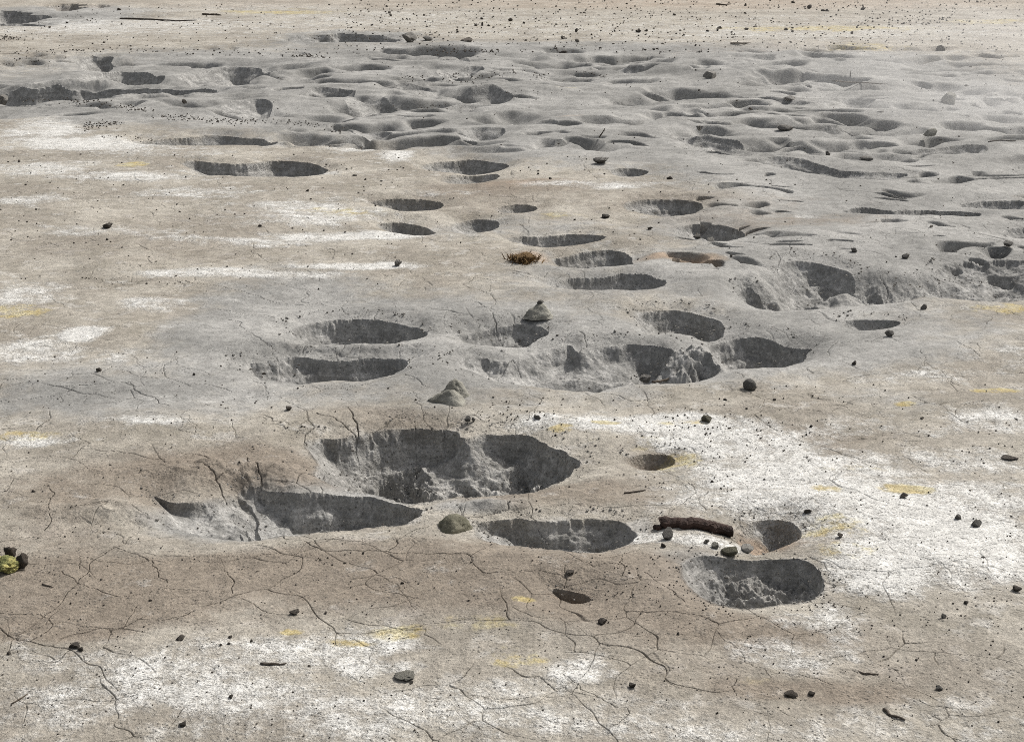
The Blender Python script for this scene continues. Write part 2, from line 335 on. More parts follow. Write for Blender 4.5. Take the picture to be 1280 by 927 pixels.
for (px, py, wpx, hpx, hh) in [(1110, 350, 190, 20, .20), (1000, 350, 95, 26, .10), (1240, 345, 110, 22, .06), (960, 430, 80, 20, .07), (730, 445, 160, 26, .05), (420, 440, 130, 26, .035), (620, 408, 80, 15, .04), (760, 348, 90, 14, .05)]:
    cx, cy = map(float, G(px, py)); RX = wpx * mpp(px, py); RY = float(G(px, py - hpx)[1] - cy)
    w = window(cx - 1.5 * RX, cx + 1.5 * RX, cy - 1.5 * RY, cy + 1.5 * RY)
    q = np.sqrt(((X2[w] - cx) / RX + jit2[0][w] * .3) ** 2 + ((Y2[w] - cy) / RY + jit2[1][w] * .3) ** 2)
    v = 1 - sstep(.2, 1.2, q)
    Z[w] -= (hh * v * (1 + .45 * rug[w] + .35 * jit2[0][w])).astype(np.float32)
    if hh >= .1: WET[w] = np.maximum(WET[w], .45 * v)
PITGEO = []
for k, (label, pts, D, W, soft, rough, wet) in enumerate(PITS):
    P = smooth_poly([tuple(map(float, G(*p))) for p in pts])
    xs = [p[0] for p in P]; ys = [p[1] for p in P]
    cx, cy = sum(xs) / len(xs), sum(ys) / len(ys)
    rx = (max(xs) - min(xs)) / 2
    M = 0.55 + .02 * cy
    w = window(min(xs) - M, max(xs) + M, min(ys) - M, max(ys) + M)
    PITGEO.append((cx, cy, rx))
    if w is None: continue
    farf = float(sstep(13, 22, cy))
    D *= 1 - (.15 if D >= .42 else .45) * farf; W = D * ((.72 if k < 2 else .90) + (.15 if D >= .36 else 1.0) * farf) * (.55 if k == 4 else 1)
    W *= 2.0 if 'wide hollow at the right edge' in label else 1.35 if ('terraced' in label or 'long trough' in label or 'white lip' in label) else 1
    jm = max(.4, min(1.0, rx / .5)) * (1 + .05 * cy)
    x = X2[w] + (jit[0][w] * .032 * (1 - farf) + jitF[0][w] * .09 * farf) * jm + jit2[0][w] * .17 * min(1, rx); y = Y2[w] + (jit[1][w] * .045 * (1 - farf) + jitF[1][w] * .10 * farf) * jm + jit2[1][w] * .13 * min(1, rx)
    d = np.full(x.shape, 1e9); tt = np.full(x.shape, 1e9)
    ins = inside(x, y, P)
    area2 = sum(P[i][0] * P[(i + 1) % len(P)][1] - P[(i + 1) % len(P)][0] * P[i][1] for i in range(len(P)))
    for i in range(len(P)):
        ax, ay = P[i]; bx, by = P[(i + 1) % len(P)]
        ex, ey = bx - ax, by - ay; L = math.hypot(ex, ey) + 1e-9
        q = np.clip(((x - ax) * ex + (y - ay) * ey) / (L * L), 0, 1)
        di = np.sqrt((x - ax - q * ex) ** 2 + (y - ay - q * ey) ** 2)
        sg = 1 if area2 > 0 else -1
        nx, ny = -ey / L * sg, ex / L * sg                 # points into the pit
        mxp, myp = (ax + bx) / 2, (ay + by) / 2
        Wi = W * (1 + 1.0 * soft * max(0, nx) ** 1.2 + .5 * max(0, ny)) * (1 + (.22 if k < 2 else .45) * float(vnoise(np.array([mxp / .33]), np.array([myp / .33]), 300 + k)[0]) + .16 * float(vnoise(np.array([mxp / .12]), np.array([myp / .12]), 400 + k)[0]))
        d = np.minimum(d, di); tt = np.minimum(tt, di / Wi)
    d = np.where(ins, d, -d); tt = np.where(ins, tt, 0)
    a0 = np.abs(rug[w])
    # slots, buttresses and slumped ledges of the wall
    t = np.clip(tt * (1 + (.16 * rug[w] + .05 * ridge[w]) * (1 - .8 * farf)), 0, 1)
    t = np.clip(t + .028 * np.sin(t * 16 + 3.5 * jit2[0][w] * 3 + 2 * rug[w]) * sstep(.05, .3, t), 0, 1)
    prof = .93 * (1 - (1 - t) ** 1.9) + .07 * sstep(.0, .05, t)
    z0 = -D * prof * (.9 + (.25 if k < 2 else .5) * deepv[w])
    zs = (.75 + .5 * float(rr.random()))
    ledge = fbm(x * (.5 - .25 * farf), z0 * (2.0 + 2 * farf) + y * .2, .16 * zs * (1 + .8 * farf), 4, 500 + k, .62)
    ledge2 = fbm(x * .28 * (1 - .5 * farf) + y * .2, z0, .07 * (1 + farf), 3, 600 + k, .6)
    z = z0 + (ledge * .10 + ledge2 * .065) * sstep(.02, .35, t) * (1 - .85 * sstep(.75, .98, t)) * min(1.3, D / .5) * (1 + min(.5, 1.2 * (rough - .02) / .03)) * (1 - .3 * farf)
    z -= (rug[w] * rough * 1.5 + fine[w] * rough * .8 + np.abs(jit[1][w]) * rough) * sstep(.3, 1, tt) * (1 - .5 * farf)
    W_ = W
    # rounded lip outside
    lip = np.exp(np.minimum(d, 0) / (.12 + .10 * np.clip(cy / 10, .5, 4)))
    z = np.where(d > 0, z - .05 * min(1, D / .4), z - .05 * min(1, D / .4) * lip)
    z = z + np.where(d < 0, .018 * min(1, D / .4) * np.exp(-((d + .22) / .14) ** 2), 0)   # slight raised collar
    Z[w] = np.where(d > 0, Z[w] * (1 - .6 * sstep(0, .6, tt)) + z, Z[w] + z)
    WET[w] = np.maximum(WET[w], wet * sstep(-.05, .05, d))
    PID[w] = np.where(d > 0, k, PID[w])

# banks and mounds: (photo x, y, half width px, half depth px, height m)
for (px, py, wpx, hpx, hh) in [(860, 448, 44, 14, .16), (1060, 362, 46, 9, .08), (955, 345, 40, 10, .06), (1150, 366, 40, 6, .06), (640, 452, 60, 14, .05), (755, 442, 100, 5, .03),
                               (280, 588, 120, 18, .05), (430, 428, 120, 5, .03), (150, 122, 170, 4, .05), (130, 640, 110, 14, .03), (300, 98, 90, 3, .05), (110, 100, 120, 2, .05),
                               (955, 738, 46, 7, .10), (930, 728, 25, 6, .05), (620, 630, 50, 6, .03)]:
    cx, cy = map(float, G(px, py)); RX = wpx * mpp(px, py); RY = float(G(px, py - hpx)[1] - cy)
    w = window(cx - 1.5 * RX, cx + 1.5 * RX, cy - 1.5 * RY, cy + 1.5 * RY)
    q = np.sqrt(((X2[w] - cx) / RX + jit[0][w] * .3) ** 2 + ((Y2[w] - cy) / RY + jit[1][w] * .3) ** 2)
    Z[w] += (hh * (1 - sstep(.1, 1.15, q)) * (1 + .5 * rug[w] + .25 * ridge[w])).astype(np.float32)

# ------------------------------------------------------------------ cracks
CRACKS = [  # (width in photo px, points)
 (2.2, [(306,573),(312,580),(322,588),(326,600)]), (1.8, [(180,573),(230,580),(262,592),(275,603),(290,618),(312,630),(332,637)]), (1.6, [(180,573),(150,568),(120,566)]),
 (2.2, [(306,573),(260,569),(225,566)]), (2.0, [(330,655),(350,663),(372,672),(395,683),(410,686),(440,684),(480,686),(520,689),(560,694),(588,700)]), (1.8, [(395,683),(345,692),(290,694),(215,692),(180,689)]),
 (1.6, [(430,665),(400,676),(372,680)]), (1.8, [(540,652),(515,662),(495,672),(486,686)]), (2, [(435,508),(440,520),(448,534),(449,552)]), (1.8, [(395,516),(435,530),(446,536)]),
 (1.8, [(518,520),(520,530),(519,540)]), (1.6, [(400,596),(414,617),(420,632)]), (1.5, [(414,617),(440,630),(490,630),(520,616)]),
 (1.6, [(355,497),(290,560)][0:1] + [(380,545),(395,553),(410,570)]), (2.0, [(285,395),(305,410),(320,420),(340,432),(345,448)]), (1.6, [(270,383),(300,387),(330,391),(365,398)]), (1.5, [(230,350),(262,355),(330,370),(400,371),(430,385)]),
 (2.0, [(436,421),(450,412),(465,402),(470,388)]), (1.7, [(465,405),(480,410)]), (2, [(435,462),(450,448),(458,424),(462,405)]), (1.6, [(448,455),(475,460)]),
 (2, [(572,374),(600,380),(612,388),(618,396),(628,404),(612,418)]), (2.2, [(608,466),(618,452),(626,444),(640,436),(652,442)]), (2, [(725,414),(725,432)]),
 (1.8, [(640,340),(665,348),(672,358)]), (1.6, [(565,340),(600,347),(640,353)]), (1.6, [(694,345),(710,340),(722,354)]), (1.5, [(610,355),(612,365)]), (1.5, [(493,375),(494,384)]),
 (1.6, [(40,482),(75,485),(120,484),(163,481)]), (1.4, [(0,501),(40,499),(75,495),(93,487)]), (1.6, [(163,481),(175,493),(195,500),(212,512)]), (1.4, [(150,465),(180,472),(220,476),(290,487)]),
 (1.4, [(218,440),(222,452),(245,461),(262,468)]), (1.3, [(310,465),(330,480),(335,490),(310,494)]), (1.3, [(360,475),(390,482),(430,478)]), (1.4, [(76,497),(76,505)]), (1.3, [(128,480),(128,468),(140,459)]),
 (1.3, [(0,575),(60,572),(90,577),(110,588),(122,592),(118,600)]), (1.3, [(90,545),(112,558),(100,565),(90,575)]), (1.3, [(62,515),(64,525),(45,538)]), (1.3, [(237,523),(245,535),(243,545)]),
 (1.2, [(60,610),(62,632),(55,665)]), (1.2, [(20,633),(62,632)]), (1.3, [(80,641),(120,639),(160,635),(185,645)]), (1.5, [(140,684),(170,692),(190,700),(198,720),(208,735)]),
 (1.5, [(78,716),(95,730),(145,745),(180,742),(208,735)]), (1.3, [(208,735),(260,738),(290,738)]), (1.3, [(275,695),(285,715),(290,740)]), (1.2, [(98,697),(101,712)]),
 (1.4, [(5,818),(25,807),(50,793),(65,778),(50,768),(0,765)]), (1.4, [(40,825),(68,828),(85,815),(100,802)]), (1.3, [(168,772),(200,775),(225,770),(242,763)]), (1.1, [(70,865),(140,860),(190,850),(240,845)]),
 (1.2, [(300,745),(330,760),(360,765)]), (1.3, [(540,874),(640,876),(715,870),(722,858),(700,845)]), (1.2, [(722,858),(755,880),(785,888),(785,900),(770,910)]), (1.2, [(568,885),(585,905),(600,915)]),
 (1.3, [(588,700),(605,718),(650,717),(700,720),(715,725)]), (1.2, [(588,700),(600,690),(615,682)]), (1.3, [(660,612),(663,640),(690,655)]), (1.7, [(528,628),(560,628),(600,627),(663,622)]), (1.6, [(574,629),(576,640),(583,655)]),
 (1.3, [(775,697),(778,725)]), (1.3, [(805,720),(840,742),(855,755)]), (1.3, [(755,705),(775,698),(800,690)]), (1.3, [(897,795),(920,810),(932,830),(965,850)]), (1.3, [(965,845),(1000,843),(1040,855)]), (1.2, [(920,850),(920,875),(960,882)]),
 (1.2, [(975,890),(1020,905),(1030,925)]), (1.5, [(1010,697),(1030,706),(1036,720)]), (1.3, [(1130,680),(1150,690),(1165,700),(1210,702)]), (1.3, [(1190,720),(1230,722),(1275,728)]), (1.2, [(1185,735),(1205,742),(1250,741)]), (1.2, [(1160,712),(1195,705)]),
 (1.4, [(1065,837),(1080,842),(1098,842)]), (1.6, [(1103,884),(1115,895),(1130,900)]), (1.2, [(1150,872),(1165,880),(1210,884)]), (1.3, [(1150,440),(1176,463),(1185,475),(1200,482)]), (1.3, [(1195,517),(1215,520),(1250,525)]),
 (1.2, [(930,500),(970,510),(1040,512),(1100,490),(1120,468)]), (1.2, [(1090,485),(1100,494)]), (1.3, [(1205,505),(1230,500)]), (1.2, [(1230,410),(1250,385),(1275,395)]), (1.3, [(1195,430),(1225,447)]), (1.2, [(640,512),(690,515),(730,523)]),
 (1.2, [(470,490),(520,492),(525,500)]), (1.4, [(755,487),(790,495),(840,490)]), (1.2, [(900,475),(950,476),(1010,480)]), (1.4, [(918,462),(930,470)]), (1.6, [(970,315),(971,332)]), (1.3, [(1255,330),(1253,350)]),
 (1.2, [(660,268),(661,280)]), (1.2, [(640,120),(660,117)]), (1.2, [(180,70),(165,80),(175,85)]), (1.3, [(60,80),(75,92)]), (1.2, [(330,345),(365,352)]), (1.3, [(268,600),(300,590),(310,596)]),
 (1.2, [(840,640),(870,612),(860,600)]), (1.2, [(700,690),(740,715),(790,712)]), (1.2, [(640,760),(700,775),(745,800)]), (1.2, [(745,790),(810,795),(900,790)]), (1.2, [(480,720),(500,735),(520,760)]), (1.2, [(430,720),(470,715),(520,735)]),
]
CRK = np.zeros((NR, NC), np.float32)
for wd, pts in CRACKS:
    if len(pts) < 2: continue
    W_ = [tuple(map(float, G(*p))) for p in pts]
    # kinked midpoints
    for it in range(3):
        Q = [W_[0]]
        for a, b in zip(W_[:-1], W_[1:]):
            L = math.hypot(b[0] - a[0], b[1] - a[1]); n = (-(b[1] - a[1]) / (L + 1e-9), (b[0] - a[0]) / (L + 1e-9))
            o = rr.gauss(0, .07) * L
            Q += [((a[0] + b[0]) / 2 + n[0] * o, (a[1] + b[1]) / 2 + n[1] * o), b]
        W_ = Q
    m = mpp(*pts[len(pts) // 2])
    hw = wd * m * .28
    xs = [p[0] for p in W_]; ys = [p[1] for p in W_]
    w = window(min(xs) - .15, max(xs) + .15, min(ys) - .15, max(ys) + .15)
    if w is None: continue
    d = seg_dist(X2[w] + jit[0][w] * .012, Y2[w] + jit[1][w] * .012, W_, False)
    vary = .75 + .6 * vnoise(X2[w] / .25, Y2[w] / .25, 44)
    v = 1 - sstep(hw * .35, hw * 1.5, d / np.clip(vary, .3, 1.5))
    CRK[w] = np.maximum(CRK[w], v * min(1, .10 + .36 * wd) * np.clip(.75 + .6 * vnoise(X2[w] / .4, Y2[w] / .4, 45), .25, 1))
    Z[w] += (.004 * (1 - sstep(0, .09, d))).astype(np.float32)        # curled edge
# fine polygonal drying cracks
sel = slice(0, int(np.searchsorted(Y, 19)))
xw = X2[sel] + .16 * fbm(X2[sel], Y2[sel], .5, 3, 101); yw = Y2[sel] + .16 * fbm(X2[sel], Y2[sel], .5, 3, 111)
def vor_edge(x, y, cell, seed):
    x = x / cell; y = y / cell
    ix = np.floor(x).astype(np.int32); iy = np.floor(y).astype(np.int32)
    f1 = np.full(x.shape, 9., np.float32); f2 = np.full(x.shape, 9., np.float32)
    for i in (-1, 0, 1):
        for j in (-1, 0, 1):
            hx = _hash(ix + i, iy + j, seed).astype(np.float32) / 4294967296.; hy = _hash(ix + i, iy + j, seed + 7).astype(np.float32) / 4294967296.
            d = np.sqrt((ix + i + hx - x) ** 2 + (iy + j + hy - y) ** 2).astype(np.float32)
            f2 = np.where(d < f1, f1, np.minimum(f2, d)); f1 = np.minimum(f1, d)
    return (f2 - f1) * cell
for cell, seed, st in ((.85, 5, .40), (.33, 15, .28)):
    e = vor_edge(xw, yw, cell, seed)
    msk = sstep(-.08, .25, fbm(X2[sel], Y2[sel], .7, 2, 121 + seed))
    wdt = .0018 + .00017 * Y2[sel]
    CRK[sel] = np.maximum(CRK[sel], (1 - sstep(wdt * .4, wdt * 1.6, e)) * msk * st)
CRK *= (1 - .3 * np.clip(ATT['white'], 0, 1)).astype(np.float32)
Z -= CRK * np.where(PID >= 0, .014, .035).astype(np.float32)
CRK *= np.where(PID >= 0, .65, 1).astype(np.float32)

# ------------------------------------------------------------------ heights for placing things
def ground_z(x, y):
    r = np.clip(np.searchsorted(Y, y) - 1, 0, NR - 2); ty = (y - Y[r]) / (Y[r + 1] - Y[r])
    u = x / y
    c = np.clip(np.searchsorted(U, u) - 1, 0, NC - 2); tx = np.clip((u - U[c]) / (U[c + 1] - U[c]), 0, 1)
    return float((Z[r, c] * (1 - tx) + Z[r, c + 1] * tx) * (1 - ty) + (Z[r + 1, c] * (1 - tx) + Z[r + 1, c + 1] * tx) * ty)

# ------------------------------------------------------------------ materials
def new_mat(name):
    m = bpy.data.materials.new(name); m.use_nodes = True
    nt = m.node_tree
    for n in list(nt.nodes): nt.nodes.remove(n)
    out = nt.nodes.new('ShaderNodeOutputMaterial'); b = nt.nodes.new('ShaderNodeBsdfPrincipled')
    nt.links.new(b.outputs[0], out.inputs['Surface'])
    return m, nt, b

class NT:
    def __init__(s, nt): s.nt = nt
    def n(s, t, **k):
        o = s.nt.nodes.new(t)
        for a, v in k.items(): setattr(o, a, v)
        return o
    def lk(s, a, b): s.nt.links.new(a, b)
    def val(s, sock, v):
        if hasattr(v, 'is_output') or isinstance(v, bpy.types.NodeSocket): s.lk(v, sock)
        else: sock.default_value = v
    def noise(s, vec, scale, detail=3, rough=.55, typ='FBM'):
        o = s.n('ShaderNodeTexNoise'); o.inputs['Scale'].default_value = scale; o.inputs['Detail'].default_value = detail; o.inputs['Roughness'].default_value = rough
        s.lk(vec, o.inputs['Vector']); return o.outputs['Fac']
    def math(s, op, a, b=0.0, c=0.0, clamp=False):
        o = s.n('ShaderNodeMath', operation=op, use_clamp=clamp)
        s.val(o.inputs[0], a); s.val(o.inputs[1], b); s.val(o.inputs[2], c); return o.outputs[0]
    def step(s, v, a, b, lo=0.0, hi=1.0):
        o = s.n('ShaderNodeMapRange', interpolation_type='SMOOTHSTEP')
        s.val(o.inputs[0], v); s.val(o.inputs[1], a); s.val(o.inputs[2], b); s.val(o.inputs[3], lo); s.val(o.inputs[4], hi); return o.outputs[0]
    def mix(s, f, a, b, mode='MIX'):
        o = s.n('ShaderNodeMix', data_type='RGBA', blend_type=mode)
        s.val(o.inputs['Factor'], f)
        for nm, v in (('A', a), ('B', b)):
            sk = [i for i in o.inputs if i.name == nm and i.type == 'RGBA'][0]
            if isinstance(v, tuple): sk.default_value = (*v, 1)
            else: s.lk(v, sk)
        return [i for i in o.outputs if i.type == 'RGBA'][0]

def ground_material():
    m, nt, b = new_mat('mud_flat')
    t = NT(nt)
    pos = t.n('ShaderNodeNewGeometry').outputs['Position']
    a1 = t.n('ShaderNodeAttribute', attribute_name='stain_a'); a2 = t.n('ShaderNodeAttribute', attribute_name='stain_b')
    s1 = t.n('ShaderNodeSeparateColor'); t.lk(a1.outputs['Color'], s1.inputs[0])
    s2 = t.n('ShaderNodeSeparateColor'); t.lk(a2.outputs['Color'], s2.inputs[0])
    grey, white, brown = s1.outputs; yellow, rust, wet = s2.outputs
    crack = a1.outputs['Alpha']
    nL = t.noise(pos, .9, 4, .6); nM = t.noise(pos, 5, 4, .65); nF = t.noise(pos, 26, 4, .7); nG = t.noise(pos, 95, 3, .7); nX = t.noise(pos, 240, 2, .6)
    nW = t.noise(pos, .35, 5, .62); nB = t.noise(pos, 2.1, 5, .68)
    base = t.mix(t.step(nL, .36, .64), (.296, .268, .226), (.438, .408, .352))
    base = t.mix(t.math('MULTIPLY', t.step(nB, .44, .66), .8), base, (.265, .241, .198))
    base = t.mix(t.math('MULTIPLY', t.step(nM, .54, .66), .45), base, (.58, .56, .52))
    base = t.mix(t.math('MULTIPLY', t.step(nF, .56, .70), .3), base, (.24, .215, .185))
    gcol = t.mix(t.step(nL, .35, .68), (.245, .242, .229), (.36, .354, .336))
    gf = t.math('MULTIPLY', t.step(t.math('ADD', grey, t.math('MULTIPLY', t.math('SUBTRACT', nM, .5), .8)), .18, .72), .95)
    base = t.mix(gf, base, gcol)
    bf = t.step(t.math('ADD', brown, t.math('MULTIPLY', t.math('SUBTRACT', nM, .5), 1.0)), .15, .85)
    base = t.mix(t.math('MULTIPLY', bf, .9), base, t.mix(nF, (.196, .163, .128), (.285, .243, .196)))
    # salt bloom: broken by coarse and fine noise
    nK = t.noise(pos, 13, 4, .7)
    def dev(n, k, c=.5): return t.math('MULTIPLY', t.math('SUBTRACT', n, c), k)
    wv = t.math('ADD', t.math('MULTIPLY', white, 1.1), t.math('ADD', dev(nB, 2.4), dev(nW, 1.2)))
    wv = t.math('ADD', wv, t.math('ADD', t.math('MULTIPLY', dev(nM, 1.5, .45), t.math('SUBTRACT', 1.2, grey)), dev(nK, 1.2)))
    wv = t.math('ADD', wv, dev(nF, .35))
    wf = t.step(wv, .30, 1.55)
    wgr = t.step(t.math('ADD', t.math('ADD', dev(nG, 1.0, 0), dev(nF, .6)), dev(wv, .20, .9)), .36, .58, .6, 1)
    base = t.mix(t.math('MULTIPLY', wf, t.math('MULTIPLY', wgr, .86)), base, t.mix(nM, (.60, .595, .565), (.79, .785, .755)))
    nY = t.noise(pos, 9, 5, .75)
    yf = t.step(t.math('ADD', yellow, t.math('ADD', t.math('MULTIPLY', t.math('SUBTRACT', nY, .5), 3.0), t.math('MULTIPLY', t.math('SUBTRACT', nB, .5), 2.4))), .22, .95)
    base = t.mix(t.math('MULTIPLY', t.math('MULTIPLY', yf, t.step(yellow, .06, .55)), .74), base, t.mix(t.step(nM, .4, .6), (.46, .36, .13), (.58, .52, .30)))
    rf = t.step(t.math('ADD', rust, t.math('MULTIPLY', t.math('SUBTRACT', nM, .5), 1.4)), .3, 1.1)
    base = t.mix(t.math('MULTIPLY', rf, .6), base, (.42, .31, .22))
    # wet grey mud inside the pits
    wcol = t.mix(t.step(nM, .35, .65), (.255, .251, .237), (.42, .413, .392))
    sv = t.n('ShaderNodeMapping'); sv.inputs['Scale'].default_value = (.35, .35, 9); t.lk(pos, sv.inputs['Vector'])
    nK = t.noise(pos, 11, 4, .7)
    nS = t.noise(sv.outputs[0], 3.0, 4, .65)
    wcol = t.mix(t.step(nS, .40, .62, .6, 0), wcol, (.18, .177, .168))
    wcol = t.mix(t.step(nF, .50, .66, 0, .6), wcol, (.46, .45, .43))
    wcol = t.mix(t.step(nK, .54, .66, 0, .55), wcol, (.44, .43, .41))
    wcol = t.mix(t.math('MULTIPLY', t.step(rust, .2, .9), .85), wcol, t.mix(nK, (.17, .115, .08), (.34, .26, .19)))
    wtf = t.step(t.math('ADD', wet, t.math('MULTIPLY', t.math('SUBTRACT', nF, .5), .5)), .15, .85)
    base = t.mix(t.math('MULTIPLY', wtf, .85), base, wcol)
    # grains of dark grit
    gv = t.n('ShaderNodeTexVoronoi'); gv.inputs['Scale'].default_value = 42; t.lk(pos, gv.inputs['Vector'])
    grit = t.math('MULTIPLY', t.step(gv.outputs['Distance'], .16, .30, 1, 0), t.step(nM, .40, .58))
    gw = t.n('ShaderNodeTexVoronoi'); gw.inputs['Scale'].default_value = 15; t.lk(pos, gw.inputs['Vector'])
    grit = t.math('MAXIMUM', grit, t.step(gw.outputs['Distance'], .07, .14, .9, 0))
    base = t.mix(t.math('MULTIPLY', grit, .6), base, (.085, .08, .07))
    spk = t.math('MULTIPLY', t.step(nX, .30, .72, .82, 1.15), t.step(nG, .32, .70, .86, 1.12))
    nH = t.noise(pos, 48, 3, .7)
    spk = t.math('MULTIPLY', spk, t.math('MULTIPLY', t.step(nH, .34, .66, .86, 1.10), t.step(nK, .34, .66, .84, 1.12)))
    cc = t.n('ShaderNodeCombineColor'); [t.lk(spk, cc.inputs[i]) for i in range(3)]
    base = t.mix(1.0, base, cc.outputs[0], 'MULTIPLY')
    base = t.mix(t.math('MULTIPLY', crack, .8, clamp=True), base, (.10, .093, .085))  # shade of the crack depth put into the colour
    t.lk(base, b.inputs['Base Color'])
    b.inputs['Roughness'].default_value = .88
    b.inputs['Specular IOR Level'].default_value = .25
    # bump
    hgt = t.math('ADD', t.math('MULTIPLY', nF, .009), t.math('MULTIPLY', nG, .0075))
    hgt = t.math('ADD', hgt, t.math('MULTIPLY', nX, .0035))
    hgt = t.math('ADD', hgt, t.math('MULTIPLY', grit, .004))
    hgt = t.math('ADD', hgt, t.math('MULTIPLY', t.math('MULTIPLY', nM, wtf), .07))
    hgt = t.math('ADD', hgt, t.math('MULTIPLY', t.math('MULTIPLY', wf, wgr), .010))
    smooth = t.math('SUBTRACT', 1.0, t.math('MULTIPLY', gf, .45))
    bp = t.n('ShaderNodeBump'); bp.inputs['Distance'].default_value = 1.0
    t.lk(t.math('MULTIPLY', smooth, .75), bp.inputs['Strength'])
    t.lk(hgt, bp.inputs['Height']); t.lk(bp.outputs[0], b.inputs['Normal'])
    return m

def stone_material(name, c0, c1, scale=18, rough=.85, bump=.02):
    m, nt, b = new_mat(name); t = NT(nt)
    tc = t.n('ShaderNodeTexCoord').outputs['Object']
    oi = t.n('ShaderNodeObjectInfo').outputs['Random']
    n1 = t.noise(tc, scale * .4, 4, .6); n2 = t.noise(tc, scale * 2.2, 3, .7)
    c = t.mix(t.step(n1, .38, .64), c0, c1)
    c = t.mix(t.step(n2, .55, .75, 0, .5), c, tuple(min(.8, v * 1.7) for v in c1))
    br = t.math('ADD', .8, t.math('MULTIPLY', oi, .45))
    cc = t.n('ShaderNodeCombineColor'); [t.lk(br, cc.inputs[i]) for i in range(3)]
    c = t.mix(1.0, c, cc.outputs[0], 'MULTIPLY')
    t.lk(c, b.inputs['Base Color']); b.inputs['Roughness'].default_value = rough; b.inputs['Specular IOR Level'].default_value = .25
    bp = t.n('ShaderNodeBump'); bp.inputs['Distance'].default_value = bump; t.lk(t.math('ADD', n1, t.math('MULTIPLY', n2, .5)), bp.inputs['Height']); t.lk(bp.outputs[0], b.inputs['Normal'])
    return m

M_GROUND = ground_material()
M_DARK = stone_material('dark_pebble', (.062, .053, .045), (.145, .128, .108))
M_STONE = stone_material('grey_stone', (.16, .15, .135), (.25, .24, .22))
M_PALE = stone_material('pale_stone', (.36, .345, .31), (.47, .45, .41))
M_CLOD = stone_material('mud_clod', (.19, .183, .155), (.30, .29, .25))
M_OLIVE = stone_material('olive_stone', (.10, .096, .066), (.18, .17, .125))
M_BURNT = stone_material('charred_wood', (.022, .013, .010), (.05, .030, .023), 26, .8)
M_WOOD = stone_material('weathered_twig', (.06, .048, .038), (.13, .105, .08), 30)
M_BARK = stone_material('bark', (.065, .052, .042), (.13, .11, .09), 30)
M_MOSS = stone_material('sulphur_moss', (.15, .16, .06), (.44, .40, .15), 60)
M_DRY = stone_material('dead_grass', (.10, .06, .025), (.24, .15, .06), 40)

# ------------------------------------------------------------------ ground meshes: the flat and, as its parts, the pits
def tag(o, label=None, cat=None, group=None, kind=None):
    if label: o['label'] = label
    if cat: o['category'] = cat
    if group: o['group'] = group
    if kind: o['kind'] = kind
    return o

A1 = np.stack([np.clip(ATT['grey'], 0, 1), np.clip(ATT['white'], 0, 1.6), np.clip(ATT['brown'], 0, 1.2), CRK], -1).reshape(-1, 4).astype(np.float32)
A2 = np.stack([np.clip(ATT['yellow'], 0, 1.3), np.clip(ATT['rust'], 0, 1.2), WET, np.ones_like(WET)], -1).reshape(-1, 4).astype(np.float32)
VERT = np.stack([X2, Y2, Z], -1).reshape(-1, 3).astype(np.float32)
rI, cI = np.meshgrid(np.arange(NR - 1), np.arange(NC - 1), indexing='ij')
i0 = (rI * NC + cI).ravel().astype(np.int32)
FACES = np.stack([i0, i0 + 1, i0 + 1 + NC, i0 + NC], -1)
FP = PID[:-1, :-1].ravel()

def grid_mesh(name, faces, parent=None):
    used = np.unique(faces)
    remap = np.zeros(NR * NC, np.int32); remap[used] = np.arange(len(used), dtype=np.int32)
    f = remap[faces]
    me = bpy.data.meshes.new(name)
    me.vertices.add(len(used)); me.vertices.foreach_set('co', VERT[used].ravel())
    me.loops.add(f.size); me.loops.foreach_set('vertex_index', f.ravel())
    me.polygons.add(len(f)); me.polygons.foreach_set('loop_start', np.arange(0, f.size, 4, dtype=np.int32))
    me.polygons.foreach_set('use_smooth', np.ones(len(f), bool))
    me.update(calc_edges=True)
    for nm, A in (('stain_a', A1), ('stain_b', A2)):
        at = me.attributes.new(nm, 'FLOAT_COLOR', 'POINT'); at.data.foreach_set('color', A[used].ravel())
    me.materials.append(M_GROUND)
    o = bpy.data.objects.new(name, me); COL.objects.link(o); o.parent = parent
    return o

ground = grid_mesh('ground', FACES[FP < 0])
tag(ground, 'pale cracked mud flat with grey wet bands, white salt bloom and yellow sulphur stains', None, None, 'structure')
for k, p in enumerate(PITS):
    f = FACES[FP == k]
    if len(f) < 6: continue
    c = grid_mesh('mud_pit', f, ground)
    c['label'] = p[0]

# ------------------------------------------------------------------ stones
import bmesh
from mathutils import noise as mn
def lump(seed, sx=1, sy=1, sz=.8, rough=.35, sub=2, facet=.0, cut=None):
    """an irregular stone of about unit radius, resting on z = 0"""
    bm = bmesh.new(); bmesh.ops.create_icosphere(bm, subdivisions=sub, radius=1)
    r_ = random.Random(seed); off = Vector((r_.uniform(0, 50), r_.uniform(0, 50), r_.uniform(0, 50)))
    planes = [(Vector((r_.gauss(0, 1), r_.gauss(0, 1), r_.gauss(0, .8))).normalized(), r_.uniform(.42, .78)) for _ in range(int(facet))]
    for v in bm.verts:
        n = v.co.normalized()
        d = 1 + rough * mn.noise(n * 1.1 + off) + rough * .5 * mn.noise(n * 2.6 + off) + rough * .22 * mn.noise(n * 6 + off)
        co = n * d
        for pn, pd in planes:
            e = co.dot(pn) - pd
            if e > 0: co -= pn * e * .94
        v.co = Vector((co.x * sx, co.y * sy, co.z * sz))
    if cut: cut(bm)
    zmin = min(v.co.z for v in bm.verts)
    for v in bm.verts: v.co.z -= zmin * .72           # a little buried
    return bm

def mesh_from(bm, name, mat, smooth=True):
    me = bpy.data.meshes.new(name); bm.to_mesh(me); bm.free()
    if smooth: me.polygons.foreach_set('use_smooth', [True] * len(me.polygons))
    me.materials.append(mat); return me

